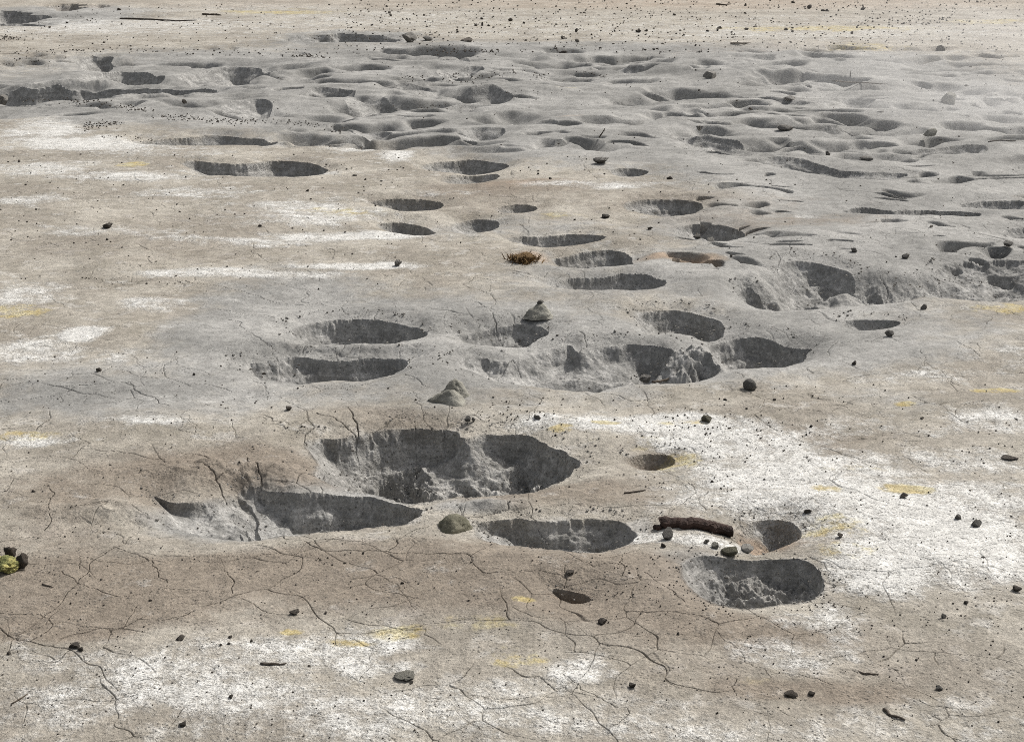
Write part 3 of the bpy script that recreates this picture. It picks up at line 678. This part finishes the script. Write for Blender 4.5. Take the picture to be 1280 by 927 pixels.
def obj(name, me, loc=(0, 0, 0), parent=None):
    o = bpy.data.objects.new(name, me); COL.objects.link(o); o.location = loc; o.parent = parent; return o

def put(px, py, up=0.0):
    x, y = map(float, G(px, py))
    z = ground_z(x, y)
    # lift the ray so a thing on raised or sunk ground still stands where it is seen
    for _ in range(3):
        t = (H - z) / H
        z = ground_z(x * t, y * t)
    t = (H - z) / H
    return Vector((x * t, y * t, z + up))

def stone(px, py, w, h, mat, label, cat='stone', name='stone', seed=None, rough=.5, facet=13, group=None, sub=4, deep=1.0):
    seed = seed if seed is not None else int(px * 7 + py)
    me = mesh_from(lump(seed, 1, deep, .9, rough, sub, facet), name, mat)
    m = mpp(px, py); p = put(px, py)
    o = obj(name, me, p)
    dims = [max(v.co[i] for v in me.vertices) - min(v.co[i] for v in me.vertices) for i in range(3)]
    zmax = max(v.co.z for v in me.vertices)
    s = w * m / dims[0]
    o.scale = (s, s, h * m / zmax * .97)
    return tag(o, label, cat, group)

stone(937, 486, 17, 14, M_STONE, 'round dark grey stone alone on the pale flat, casting a short shadow', rough=.2, facet=3)
stone(835, 672, 15, 14, M_STONE, 'pointed grey stone propped at the left end of the charred log', facet=6)
stone(912, 692, 21, 11, M_OLIVE, 'rounded olive grey stone between the charred log and the nearest mud pot', rough=.22, facet=3)
stone(932, 688, 16, 8, M_PALE, 'pale knobbly stone touching the right of the olive stone', rough=.4)
stone(894, 684, 10, 7, M_CLOD, 'small buff stone under the right end of the charred log')
stone(883, 678, 8, 5, M_CLOD, 'smallest buff pebble in the salt beneath the charred log', 'pebble', 'pebble')
stone(496, 332, 10, 8, M_STONE, 'single blocky grey stone on the flat above the clean oval crater', facet=8)
stone(805, 477, 15, 10, M_STONE, 'flat topped grey stone on the near rim of the wide grey crater')
stone(883, 526, 13, 8, M_OLIVE, 'mossy dark stone at the upper edge of the white salt crust')
stone(1113, 420, 12, 8, M_STONE, 'grey stone below the dimple ringed with cracks')
stone(1155, 386, 9, 7, M_STONE, 'grey stone above the dimple ringed with cracks')
stone(1132, 323, 9, 7, M_STONE, 'grey stone above the greenish bowl')
stone(1067, 315, 8, 6, M_STONE, 'grey stone above the smooth crater with the white lip')
stone(1260, 307, 11, 6, M_STONE, 'grey stone above the hollow at the right edge')
stone(511, 53, 20, 13, M_STONE, 'largest dark blocky rock on the far cream flat', 'rock', 'rock', facet=8)
stone(534, 51, 13, 6, M_STONE, 'low dark rock just right of the largest far rock', 'rock', 'rock', facet=6)
stone(584, 53, 15, 6, M_DARK, 'flat oval dark rock, second right of the largest far rock', 'rock', 'rock')
stone(1176, 66, 12, 10, M_DARK, 'round dark rock on the far flat at the right', 'rock', 'rock')
stone(1185, 129, 19, 14, M_CLOD, 'round pale clod veiled by steam at the right', 'clod', 'clod', rough=.25)
stone(1163, 170, 15, 10, M_CLOD, 'cone shaped grey clod veiled by steam, below the round one', 'clod', 'clod', rough=.3)
stone(988, 127, 19, 9, M_STONE, 'low grey clod at the end of the slanting gully', 'clod', 'clod')
stone(887, 98, 17, 9, M_STONE, 'peaked grey clod at the head of the slanting gully', 'clod', 'clod')
stone(981, 163, 22, 8, M_STONE, 'long low grey clod in the wet mud at the right', 'clod', 'clod')
stone(874, 163, 9, 6, M_STONE, 'small grey clod left of the long low one', 'clod', 'clod')
stone(1098, 143, 14, 5, M_STONE, 'flat grey clod in the broad far hollow', 'clod', 'clod')
stone(1082, 200, 15, 5, M_STONE, 'low flat stone above the winding far hollow')
stone(1034, 194, 7, 6, M_STONE, 'small upright stone above the winding far hollow')
stone(1107, 242, 10, 4, M_STONE, 'low flat stone above the row of steaming pits')
stone(752, 204, 20, 8, M_STONE, 'peaked grey cone of mud beyond the brown flat', 'clod', 'clod', facet=4)
stone(837, 224, 8, 4, M_DARK, 'dark stone between the peaked cone and the brown flat')
stone(757, 272, 11, 5, M_DARK, 'dark stone left of the crater with the white streaked wall')
stone(812, 287, 7, 4, M_DARK, 'dark stone left of the ragged crater')
stone(872, 297, 10, 5, M_STONE, 'left of two stones under the ragged crater')
stone(888, 301, 9, 5, M_STONE, 'right of two stones under the ragged crater')
stone(703, 112, 17, 4, M_DARK, 'flat dark slab on the far grey mud', 'rock', 'rock')
stone(704, 68, 11, 5, M_DARK, 'dark rock in the row of chips at the edge of the far grey mud', 'rock', 'rock')
stone(5, 129, 15, 12, M_STONE, 'dark rock at the left edge beside the trough', 'rock', 'rock', facet=7)
stone(230, 129, 6, 5, M_DARK, 'dark stone above the pebble stream at the left')
stone(135, 285, 13, 7, M_DARK, 'crumbly dark clod on the pale flat at the left', 'clod', 'clod', rough=.6)
stone(1219, 657, 12, 9, M_STONE, 'largest grey stone on the white salt crust at the right')
stone(1197, 648, 8, 6, M_STONE, 'smaller grey stone just left of the largest on the white salt')
stone(1129, 621, 11, 6, M_DARK, 'dark stone on the yellow patch in the white salt')
stone(1050, 671, 8, 6, M_DARK, 'small dark stone beside the yellow patch right of the brown pit')
stone(1011, 640, 10, 5, M_DARK, 'dark flat chip above the reddish brown pit')
stone(1271, 738, 11, 7, M_DARK, 'dark stone at the right edge of the salt crust')
stone(1260, 573, 22, 4, M_DARK, 'long dark flake lying on the salt at the right edge', 'flake', 'flake')
stone(1180, 771, 8, 6, M_STONE, 'grey stone at the lower end of the salt crust')
stone(987, 869, 17, 6, M_BARK, 'dark crumbly chip on the brown patch in front', 'chip', 'chip', rough=.6)
stone(1014, 868, 9, 5, M_BARK, 'smaller dark chip right of the crumbly one', 'chip', 'chip', rough=.6)
stone(1174, 861, 10, 6, M_STONE, 'brown grey stone on the buff flat at the lower right')
stone(367, 767, 13, 6, M_DARK, 'dark stone alone on the brown flat in front of the low crater')
stone(94, 808, 15, 6, M_DARK, 'larger dark chip at the lower left', 'chip', 'chip')
stone(101, 813, 8, 5, M_DARK, 'smaller dark chip under the larger one at the lower left', 'chip', 'chip')
stone(225, 799, 10, 6, M_DARK, 'dark stone at the upper edge of the lower left salt')
stone(229, 907, 9, 6, M_DARK, 'dark stone at the bottom of the lower left salt')
stone(753, 778, 12, 7, M_DARK, 'dark stone below the tiny hole')
stone(712, 717, 10, 5, M_DARK, 'dark stone above the tiny hole')
stone(790, 858, 9, 6, M_DARK, 'dark stone on the white bloom below the tiny hole')
stone(585, 526, 8, 7, M_STONE, 'left of two little stones by the ragged rim of the largest crater')
stone(592, 526, 5, 5, M_STONE, 'right of two little stones by the ragged rim of the largest crater')
stone(672, 523, 9, 5, M_STONE, 'small grey stone on the white streak above the largest crater')
stone(507, 845, 26, 7, M_CLOD, 'lumpy clod on a white salt spot at the bottom', 'clod', 'clod', rough=.5)
stone(1068, 455, 7, 5, M_DARK, 'dark stone on the grey flat at the right')
stone(123, 464, 7, 5, M_DARK, 'dark stone on the cracked grey flat at the left')
stone(361, 512, 8, 5, M_DARK, 'dark stone behind the low crater on the cracked flat')

# clod split in two lobes
def fit(me, w_, d_, h_):
    """scale a stone mesh to real width, depth and height above its buried foot"""
    n = [[v.co[i] for v in me.vertices] for i in range(3)]
    sx = w_ / (max(n[0]) - min(n[0])); sy = d_ / (max(n[1]) - min(n[1])); sz = h_ / max(n[2])
    for v in me.vertices: v.co = Vector((v.co.x * sx, v.co.y * sy, v.co.z * sz))
    return me
def mound(seed, w_, d_, h_, mat, name, ex=.62, lean=.12, sub=12, seg=36, crag=1.0):
    """a bedded clod: a rough heap with a firm foot, its base a little below the ground"""
    bm = bmesh.new(); rings = []
    for k in range(sub):
        f = k / (sub - 1); ring = []
        for a_ in range(seg):
            th = 2 * math.pi * a_ / seg; c_, s_ = math.cos(th), math.sin(th)
            q = (1 - f) ** ex * (1 + .22 * crag * math.cos(3 * th + seed) + .14 * crag * math.cos(2 * th + 2.1 * seed)
                + .18 * crag * mn.noise(Vector((c_ * 2 + seed, s_ * 2, f * 4))) + .13 * crag * mn.noise(Vector((c_ * 5 + seed, s_ * 5, f * 8))) + .07 * crag * mn.noise(Vector((c_ * 11 + seed, s_ * 11, f * 17)))) + .03
            z_ = f * h_ * (1 + .15 * crag * mn.noise(Vector((c_ * q * 3 + seed, s_ * q * 3, 7)))) - h_ * .12
            ring.append(bm.verts.new((q * c_ * w_ / 2 + f * lean * w_, q * s_ * d_ / 2, z_)))
        rings.append(ring)
    for A_, B_ in zip(rings[:-1], rings[1:]):
        for k in range(seg): bm.faces.new((A_[k], A_[(k + 1) % seg], B_[(k + 1) % seg], B_[k]))
    bm.faces.new(rings[-1])
    return mesh_from(bm, name, mat)

p = put(560, 502); m = mpp(560, 502)
cl = bpy.data.objects.new('split_clod', None); COL.objects.link(cl); cl.location = p
tag(cl, 'pale angular clod of dried mud split into two lobes, behind the largest crater', 'clod')
obj('lobe', mound(3.3, 46 * m, 40 * m, 18 * m, M_CLOD, 'lobe', .72, .10), (0, 0, 0), cl)
obj('lobe', mound(8.1, 36 * m, 42 * m, 22 * m, M_CLOD, 'lobe', .66, -.02), (9 * m, 34 * m, 0), cl)
o = obj('boulder', mound(5.2, 42 * mpp(566, 660), 44 * mpp(566, 660), 19 * mpp(566, 660), M_OLIVE, 'boulder', .42, .04, crag=.6), put(566, 659))
tag(o, 'half buried olive brown boulder on the rim between two craters', 'boulder')
m = mpp(673, 394)
o = obj('pyramid_clod', mound(1.7, 38 * m, 38 * m, 17 * m, M_CLOD, 'pyramid_clod', .62, .06), put(673, 393))
tag(o, 'pyramid shaped grey clod on the rim above the small soft crater', 'clod')
top_stone = stone(673, 393, 9, 5, M_STONE, 'little stone sitting on top of the pyramid clod')
top_stone.location = o.location + Vector((2.3 * m, 0, 14.2 * m))

# ------------------------------------------------------------------ wood
def tube(path, radii, seg=8, knob=.12, seed=1):
    bm = bmesh.new(); rings = []
    r_ = random.Random(seed)
    for i, p in enumerate(path):
        p = Vector(p); q = Vector(path[min(i + 1, len(path) - 1)]) - Vector(path[max(i - 1, 0)])
        q.normalize(); s = q.cross(Vector((0, 0, 1)));
        if s.length < .1: s = q.cross(Vector((0, 1, 0)))
        s.normalize(); u = s.cross(q)
        rings.append([bm.verts.new(p + (s * math.cos(2 * math.pi * k / seg) + u * math.sin(2 * math.pi * k / seg)) * radii[i] * (1 + r_.uniform(-knob, knob))) for k in range(seg)])
    for A_, B_ in zip(rings[:-1], rings[1:]):
        for k in range(seg): bm.faces.new((A_[k], A_[(k + 1) % seg], B_[(k + 1) % seg], B_[k]))
    bm.faces.new(rings[0][::-1]); bm.faces.new(rings[-1])
    bmesh.ops.recalc_face_normals(bm, faces=bm.faces)
    return bm

def stick(pts, wpx, mat, label, cat='twig', name='twig', lift=None, seed=2, taper=.6, up=None):
    m = mpp(*pts[0]); P = [put(*p) for p in pts]
    if up:
        P = [P[0] + Vector(((q[0] - pts[0][0]) * m, 0, (pts[0][1] - q[1]) * m)) for q in pts]
    base = P[0].copy(); r = wpx * m / 2
    path = []
    for a_, b_ in zip(P[:-1], P[1:]):
        for k in range(4): path.append(a_.lerp(b_, k / 4) - base)
    path.append(P[-1] - base)
    rj = random.Random(seed + 50)
    path = [q + Vector((rj.gauss(0, .25) * r, rj.gauss(0, .3) * r, (0 if up else r * .7) + rj.gauss(0, .15) * r)) for q in path]
    if name == 'log':
        fine_ = []
        for a_, b_ in zip(path[:-1], path[1:]): fine_ += [a_.lerp(b_, k / 4) for k in range(4)]
        path = fine_ + [path[-1]]
    n = len(path); rad = [r * (1 - (1 - taper) * i / (n - 1)) for i in range(n)]
    rad[-1] *= .6; rad[0] *= .8
    o = obj(name, mesh_from(tube(path, rad, 14 if name == 'log' else 8, .055 if name == 'log' else .15, seed), name, mat, name != 'log'), base)
    if name == 'log': o.scale.z = .78
    return tag(o, label, cat)

stick([(826, 657), (850, 658), (876, 660), (893, 664), (914, 671)], 19, M_BURNT, 'charred reddish brown log lying across the salt beside the brown pit', 'log', 'log', seed=4, taper=.85)
stick([(816, 661), (828, 661)], 7, M_BURNT, 'short charred stub at the far left end of the log', 'wood chip', 'wood_chip', seed=5, taper=.9)
stick([(815, 478), (828, 477), (841, 473)], 4, M_WOOD, 'curved twig beside the flat topped stone', seed=6)
stick([(14, 880), (26, 873), (35, 867)], 2.2, M_WOOD, 'thin dark twig at the bottom left corner', seed=7)
stick([(1105, 886), (1114, 895), (1131, 900)], 4.5, M_BARK, 'curved dark bark strip at the lower right', 'bark strip', 'bark_strip', seed=8)
stick([(1067, 838), (1080, 842), (1098, 843)], 3.2, M_BARK, 'slim curved bark strip above the dark curved one', 'bark strip', 'bark_strip', seed=9)
stick([(326, 830), (342, 831), (358, 830)], 4, M_BARK, 'straight flat bark strip on the lower left salt', 'bark strip', 'bark_strip', seed=10)
stick([(53, 730), (66, 734)], 2.2, M_BARK, 'short dark twig near the yellow moss clump', seed=11)
stick([(913, 55), (928, 55), (943, 55)], 2.2, M_WOOD, 'straight dark stick on the far cream flat', 'stick', 'stick', seed=12)
stick([(253, 19), (265, 19), (277, 20)], 2.6, M_WOOD, 'dark stick on the far flat at the upper left', 'stick', 'stick', seed=13)
stick([(1063, 100), (1062.5, 95), (1062, 89)], 2.0, M_WOOD, 'upright twig standing in the far grey mud', seed=14, up=1)
stick([(749, 172), (753, 166), (756, 160)], 1.8, M_WOOD, 'leaning twig in the grey mud beyond the peaked cone', seed=15, up=1)
stick([(895, 6), (905, 7), (914, 6)], 2.2, M_WOOD, 'short stick at the top of the far flat', 'stick', 'stick', seed=16)
stick([(780, 617), (795, 615), (807, 613)], 2.6, M_BARK, 'small curled bark piece above the scooped crater', 'bark strip', 'bark_strip', seed=17)
stick([(150, 24), (190, 25), (220, 27), (246, 26)], 2.2, M_BARK, 'long thin branch on the far flat at the upper left', 'branch', 'branch', seed=18)
stick([(1040, 102), (1075, 104), (1110, 106)], 1.8, M_WOOD, 'long thin stick lying under the upright twig', 'stick', 'stick', seed=19)
stick([(1235, 178), (1250, 176), (1270, 177)], 2.0, M_WOOD, 'forked dark twig under the steam at the right', seed=20)
stick([(0, 714), (16, 713), (31, 713)], 2.6, M_BARK, 'dark twig in front of the yellow moss clump', seed=21)

# ------------------------------------------------------------------ moss clump and dead grass
def moss():
    m = mpp(12, 710); root = bpy.data.objects.new('moss_clump', None); COL.objects.link(root); root.location = put(12, 711)
    tag(root, 'yellow green moss clump with dark brown lumps at the left edge', 'moss clump')
    bm = lump(77, 1, 1, .8, .4, 5, 0)
    for v in bm.verts:
        n_ = mn.noise(v.co * 5.0) * .12 + mn.noise(v.co * 13.0) * .10 + mn.noise(v.co * 29.0) * .06
        v.co += v.co.normalized() * n_
    obj('moss', fit(mesh_from(bm, 'moss', M_MOSS), 34 * m, 44 * m, 16 * m), (-3 * m, 0, 0), root)
    for (dx, dy, s, sd) in ((13, 6, 7.5, 61), (-8, 30, 7, 62)):
        o = obj('dark_lump', mesh_from(lump(sd, 1, 1, 1.1, .6, 3, 0), 'dark_lump', M_BARK), (dx * m, dy * m, 2 * m), root); o.scale = (s * m, s * m, s * m)
moss()

def tuft():
    m = mpp(655, 325); root = bpy.data.objects.new('dead_grass_tuft', None); COL.objects.link(root); root.location = put(655, 326)
    tag(root, 'brown dead grass tuft on the flat left of the open crater', 'grass tuft')
    r_ = random.Random(8); bm = bmesh.new()
    for k in range(420):
        x = r_.gauss(0, 8) * m; y = r_.gauss(0, 9) * m; L = r_.uniform(6, 14) * m; az = r_.uniform(0, 6.283); el = r_.uniform(.15, 1.2); w = r_.uniform(.5, 1.1) * m
        d = Vector((math.cos(az) * math.cos(el), math.sin(az) * math.cos(el), math.sin(el))); s = d.cross(Vector((r_.gauss(0, 1), r_.gauss(0, 1), r_.gauss(0, 1)))).normalized() * w
        b0 = Vector((x, y, r_.uniform(0, 3) * m)); mid = b0 + d * L * .6; tip = b0 + d * L + Vector((0, 0, -L * .25))
        v = [bm.verts.new(q) for q in (b0 - s, b0 + s, mid + s * .7, mid - s * .7, tip)]
        bm.faces.new(v[:4]); bm.faces.new((v[3], v[2], v[4]))
    obj('blades', mesh_from(bm, 'blades', M_DRY, False), (0, 0, 0), root)
    o = obj('root_mound', mesh_from(lump(9, 1.5, 1.3, .5, .3, 3, 0), 'root_mound', M_DRY), (0, 0, 0), root); o.scale = (9 * m, 9 * m, 12 * m)
tuft()

# ------------------------------------------------------------------ pebbles: the larger as things, the rest as one gravel
PROTO = [mesh_from(lump(200 + k, 1, random.uniform(.7, 1.1), random.uniform(.55, .95),   .45, 2, 9), 'pebble', M_DARK, False) for k in range(9)]
ZONES = [  # (label, group, x0, x1, y0, y1, share, size px lo, hi)
 ('small dark pebble scattered on the cream flat at the far edge', 'pebbles on the far cream flat', 470, 1280, -4, 66, 124, 2.8, 6.5),
 ('tiny dark pebble on the far pale flat at the upper left', 'pebbles on the upper left flat', 0, 470, 6, 66, 28, 2.4, 5),
 ('small dark pebble lying about the wet grey mud in the distance', 'pebbles on the far grey mud', 380, 1280, 66, 150, 34, 2.2, 5),
 ('small dark pebble on the pale salty flat at the left', 'pebbles on the left flat', 0, 460, 190, 370, 22, 3, 6.5),
 ('small dark pebble near the middle craters', 'pebbles by the middle craters', 400, 1280, 160, 330, 18, 3, 6),
 ('small dark pebble on the cracked flat left of the craters', 'pebbles on the cracked left flat', 0, 400, 440, 730, 20, 3, 6),
 ('small dark pebble on the white salt crust at the right', 'pebbles on the right salt crust', 850, 1280, 480, 790, 34, 3, 7),
 ('small dark pebble on the buff flat in front', 'pebbles on the near flat', 0, 1280, 740, 925, 46, 3, 7.5),
 ('small dark pebble on the brown mud between the near craters', 'pebbles on the brown mud', 380, 900, 480, 740, 18, 3, 6),
]
def in_pit(x, y):
    r = min(max(int(np.searchsorted(Y, y)), 0), NR - 1); c = min(max(int(np.searchsorted(U, x / y)), 0), NC - 1)
    return PID[r, c] >= 0
rp = random.Random(12)
for (label, group, x0, x1, y0, y1, n, lo, hi) in ZONES:
    k = 0; hubs = [(rp.uniform(x0, x1), rp.uniform(y0, y1)) for _ in range(7)]
    while k < n * .62:
        px, py = rp.uniform(x0, x1), rp.uniform(y0, y1)
        if rp.random() < .5:
            hx, hy = hubs[rp.randrange(7)]; px, py = hx + rp.gauss(0, (x1 - x0) * .05), hy + rp.gauss(0, (y1 - y0) * .07)
            if not (x0 < px < x1 and y0 < py < y1): continue
        if px < 8 or px > 1272 or py < 2 or py > 920: continue
        x, y = map(float, G(px, py))
        if in_pit(x, y): continue
        s = lo + (hi - lo) * rp.random() ** 2.2; m = mpp(px, py)
        o = obj('pebble', PROTO[rp.randrange(9)], put(px, py)); q = s * m / 2
        o.scale = (q * rp.uniform(.9, 1.4), q * rp.uniform(.8, 1.3), q * rp.uniform(.8, 1.2)); o.rotation_euler = (0, 0, rp.uniform(0, 6.28))
        tag(o, label, 'pebble', group); k += 1

# gravel streams and grit: nobody could count these
gp = []
STREAMS = [([(15, 127), (80, 127), (120, 128), (150, 133), (180, 140), (215, 148)], 260, 5.0, 2.2, 1.2, 3.0), ([(215, 146), (255, 150), (295, 152), (330, 150)], 130, 4, 1.8, 1.2, 2.6),
  ([(330, 152), (370, 153), (413, 161), (430, 165)], 110, 4, 1.8, 1.2, 2.6), ([(105, 160), (120, 156), (146, 155)], 90, 5, 3, 1.2, 2.6), ([(130, 171), (170, 172), (190, 177)], 40, 4, 1.5, 1, 2.4),
  ([(365, 73), (385, 71), (405, 73)], 90, 8, 1.6, 1.2, 2.8), ([(0, 70), (60, 66), (130, 62), (230, 66), (330, 66), (470, 62)], 160, 20, 3, 1.1, 2.8), ([(0, 80), (30, 77), (60, 76)], 50, 12, 2, 1.1, 2.6),
  ([(540, 66), (570, 64), (600, 64), (625, 66)], 60, 5, 1.6, 1.3, 3.2), ([(505, 97), (550, 98), (580, 98), (600, 100)], 90, 10, 3, 1.3, 3.0), ([(610, 95), (640, 90), (670, 94), (685, 96)], 70, 6, 2, 1.2, 2.8),
  ([(710, 90), (740, 92), (765, 98)], 40, 6, 1.6, 1.2, 2.6), ([(520, 135), (550, 133), (580, 136)], 45, 8, 2, 1.2, 2.4), ([(630, 118), (670, 113), (700, 110)], 30, 10, 3, 1.2, 2.4), ([(0, 48), (10, 47), (22, 50)], 60, 5, 2, 1.2, 2.6),
  ([(660, 55), (760, 56), (830, 60), (900, 62)], 40, 30, 4, 1.8, 4), ([(1160, 27), (1150, 24), (1110, 30)], 45, 30, 3, 1.5, 3.2), ([(600, 520), (640, 512), (700, 520)], 60, 50, 10, 1.2, 3.2),
  ([(820, 690), (900, 760), (1030, 752)], 150, 40, 8, 1.1, 3.0), ([(760, 700), (800, 730), (840, 740)], 70, 40, 14, 1.1, 2.8), ([(845, 520), (900, 535), (960, 570)], 90, 50, 10, 1.3, 3.6), ([(580, 655), (640, 672), (690, 690)], 80, 14, 6, 1.2, 3.0)]
for pts, n, sx, sy, lo, hi in STREAMS:
    for _ in range(n):
        i = rp.randrange(len(pts) - 1); t = rp.random()
        gp.append((pts[i][0] + (pts[i + 1][0] - pts[i][0]) * t + rp.gauss(0, sx), pts[i][1] + (pts[i + 1][1] - pts[i][1]) * t + rp.gauss(0, sy), rp.uniform(lo, hi)))
for (label, group, x0, x1, y0, y1, n, lo, hi) in ZONES:
    for _ in range(n * 13): gp.append((rp.uniform(x0 - 40, x1 + 40), rp.uniform(y0, y1), lo * .42 + lo * .62 * rp.random() ** 1.6))
bmg = bmesh.new(); tmpl = []
for k in range(6):
    b0 = lump(300 + k, 1, 1, .75, .45, 1, 3); tmpl.append(([v.co.copy() for v in b0.verts], [[v.index for v in f.verts] for f in b0.faces])); b0.free()
GV, GF, off = [], [], 0
for (px, py, s) in gp:
    if py < HOR + 128: continue
    q = s * mpp(px, py) / 2; p = put(px, py); vs, fs = tmpl[rp.randrange(6)]; a_ = rp.uniform(0, 6.28); ca, sa = math.cos(a_), math.sin(a_); e = rp.uniform(.7, 1.3)
    GV += [(p.x + (v.x * ca * e - v.y * sa) * q, p.y + (v.x * sa * e + v.y * ca) * q, p.z + v.z * q) for v in vs]
    GF += [[i + off for i in f] for f in fs]; off += len(vs)
bmg.free()
me = bpy.data.meshes.new('gravel'); me.from_pydata(GV, [], GF); me.materials.append(M_DARK)
tag(obj('gravel', me), 'dark grit and tiny gravel strewn over the flat and in streams at the far left', None, None, 'stuff')

CV, CF, off = [], [], 0
def crumb(px, py, s):
    global off
    q = s * mpp(px, py) / 2; p = put(px, py); vs, fs = tmpl[rp.randrange(6)]; a_ = rp.uniform(0, 6.28); ca, sa = math.cos(a_), math.sin(a_); e = rp.uniform(.7, 1.3)
    CV.extend([(p.x + (v.x * ca * e - v.y * sa) * q, p.y + (v.x * sa * e + v.y * ca) * q, p.z + v.z * q) for v in vs])
    CF.extend([[i + off for i in f] for f in fs]); off += len(vs)
for k, pit in enumerate(PITS[:NAMED_PITS]):
    P_ = pit[1]; wpx = max(q[0] for q in P_) - min(q[0] for q in P_); c0 = (sum(q[0] for q in P_) / len(P_), sum(q[1] for q in P_) / len(P_))
    for _ in range(int(wpx * .7)):
        i = rp.randrange(len(P_)); a_, b_ = P_[i], P_[(i + 1) % len(P_)]; t_ = rp.random(); e = 1.03 + abs(rp.gauss(0, .10))
        qx, qy = a_[0] + (b_[0] - a_[0]) * t_, a_[1] + (b_[1] - a_[1]) * t_
        qx, qy = c0[0] + (qx - c0[0]) * e, c0[1] + (qy - c0[1]) * e + (rp.gauss(0, 1.5))
        crumb(qx, qy, 1.0 + 3.2 * rp.random() ** 3)
me = bpy.data.meshes.new('mud_crumbs'); me.from_pydata(CV, [], CF); me.materials.append(M_STONE)
tag(obj('mud_crumbs', me), 'loose grey crumbs of dried mud along the crater rims', None, None, 'stuff')

# ------------------------------------------------------------------ steam drifting over the wet ground at the right
def steam():
    m = bpy.data.materials.new('steam'); m.use_nodes = True; nt = m.node_tree; nt.nodes.clear(); t = NT(nt)
    out = t.n('ShaderNodeOutputMaterial'); v = t.n('ShaderNodeVolumePrincipled')
    tc = t.n('ShaderNodeTexCoord').outputs['Object']
    ln = t.n('ShaderNodeVectorMath', operation='LENGTH'); t.lk(tc, ln.inputs[0])
    fall = t.step(ln.outputs['Value'], .25, 1.0, 1, 0)
    nz = t.noise(tc, 2.2, 3, .6)
    t.lk(t.math('MULTIPLY', t.math('MULTIPLY', fall, t.step(nz, .38, .66)), STEAM), v.inputs['Density'])
    v.inputs['Color'].default_value = (.97, .97, .97, 1); v.inputs['Anisotropy'].default_value = .25
    t.lk(v.outputs[0], out.inputs['Volume'])
    bm = bmesh.new(); bmesh.ops.create_icosphere(bm, subdivisions=3, radius=1)
    o = obj('steam', mesh_from(bm, 'steam', m), (7.2, 20.5, .75)); o.scale = (5.2, 6.0, 1.5)
    tag(o, 'thin white steam drifting low over the grey mud at the right', None, None, 'stuff')
STEAM = .11
steam()

# ------------------------------------------------------------------ light, sky, camera
SUN_AZ, SUN_EL = math.radians(45), math.radians(46)      # to the right of the view, behind the scene
d = Vector((math.sin(SUN_AZ) * math.cos(SUN_EL), math.cos(SUN_AZ) * math.cos(SUN_EL), math.sin(SUN_EL)))
sl = bpy.data.lights.new('sun', 'SUN'); sl.energy = 3.5; sl.angle = math.radians(.5); sl.color = (1, .965, .91)
so = bpy.data.objects.new('sun', sl); COL.objects.link(so); so.rotation_euler = (-d).to_track_quat('-Z', 'Y').to_euler(); so.location = d * 30
w = bpy.data.worlds.new('World'); scene.world = w; w.use_nodes = True
nt = w.node_tree; bg = nt.nodes['Background']
sky = nt.nodes.new('ShaderNodeTexSky'); sky.sky_type = 'NISHITA'; sky.sun_disc = False
sky.sun_elevation = SUN_EL; sky.sun_rotation = SUN_AZ; sky.dust_density = 5.0; sky.air_density = 1.0; sky.ozone_density = 0.0
hs = nt.nodes.new('ShaderNodeHueSaturation'); hs.inputs['Saturation'].default_value = .35      # sky colour greyed so the shadows stay neutral
nt.links.new(sky.outputs[0], hs.inputs['Color']); nt.links.new(hs.outputs[0], bg.inputs['Color']); bg.inputs['Strength'].default_value = .115

cam = bpy.data.cameras.new('camera'); co = bpy.data.objects.new('camera', cam); COL.objects.link(co)
cam.sensor_fit = 'HORIZONTAL'; cam.sensor_width = 36; cam.lens = 36 * F / 1280; cam.clip_start = .1; cam.clip_end = 8000
co.location = (0, 0, H); co.rotation_euler = (math.pi / 2 - PITCH, 0, 0)
scene.camera = co
scene.view_settings.view_transform = 'Standard'; scene.view_settings.look = 'None'; scene.view_settings.exposure = 0.0; scene.view_settings.gamma = 1
scene.cycles.use_denoising = False; scene.cycles.filter_width = .95; scene.cycles.volume_bounces = 1; scene.cycles.max_bounces = 6; scene.cycles.diffuse_bounces = 3
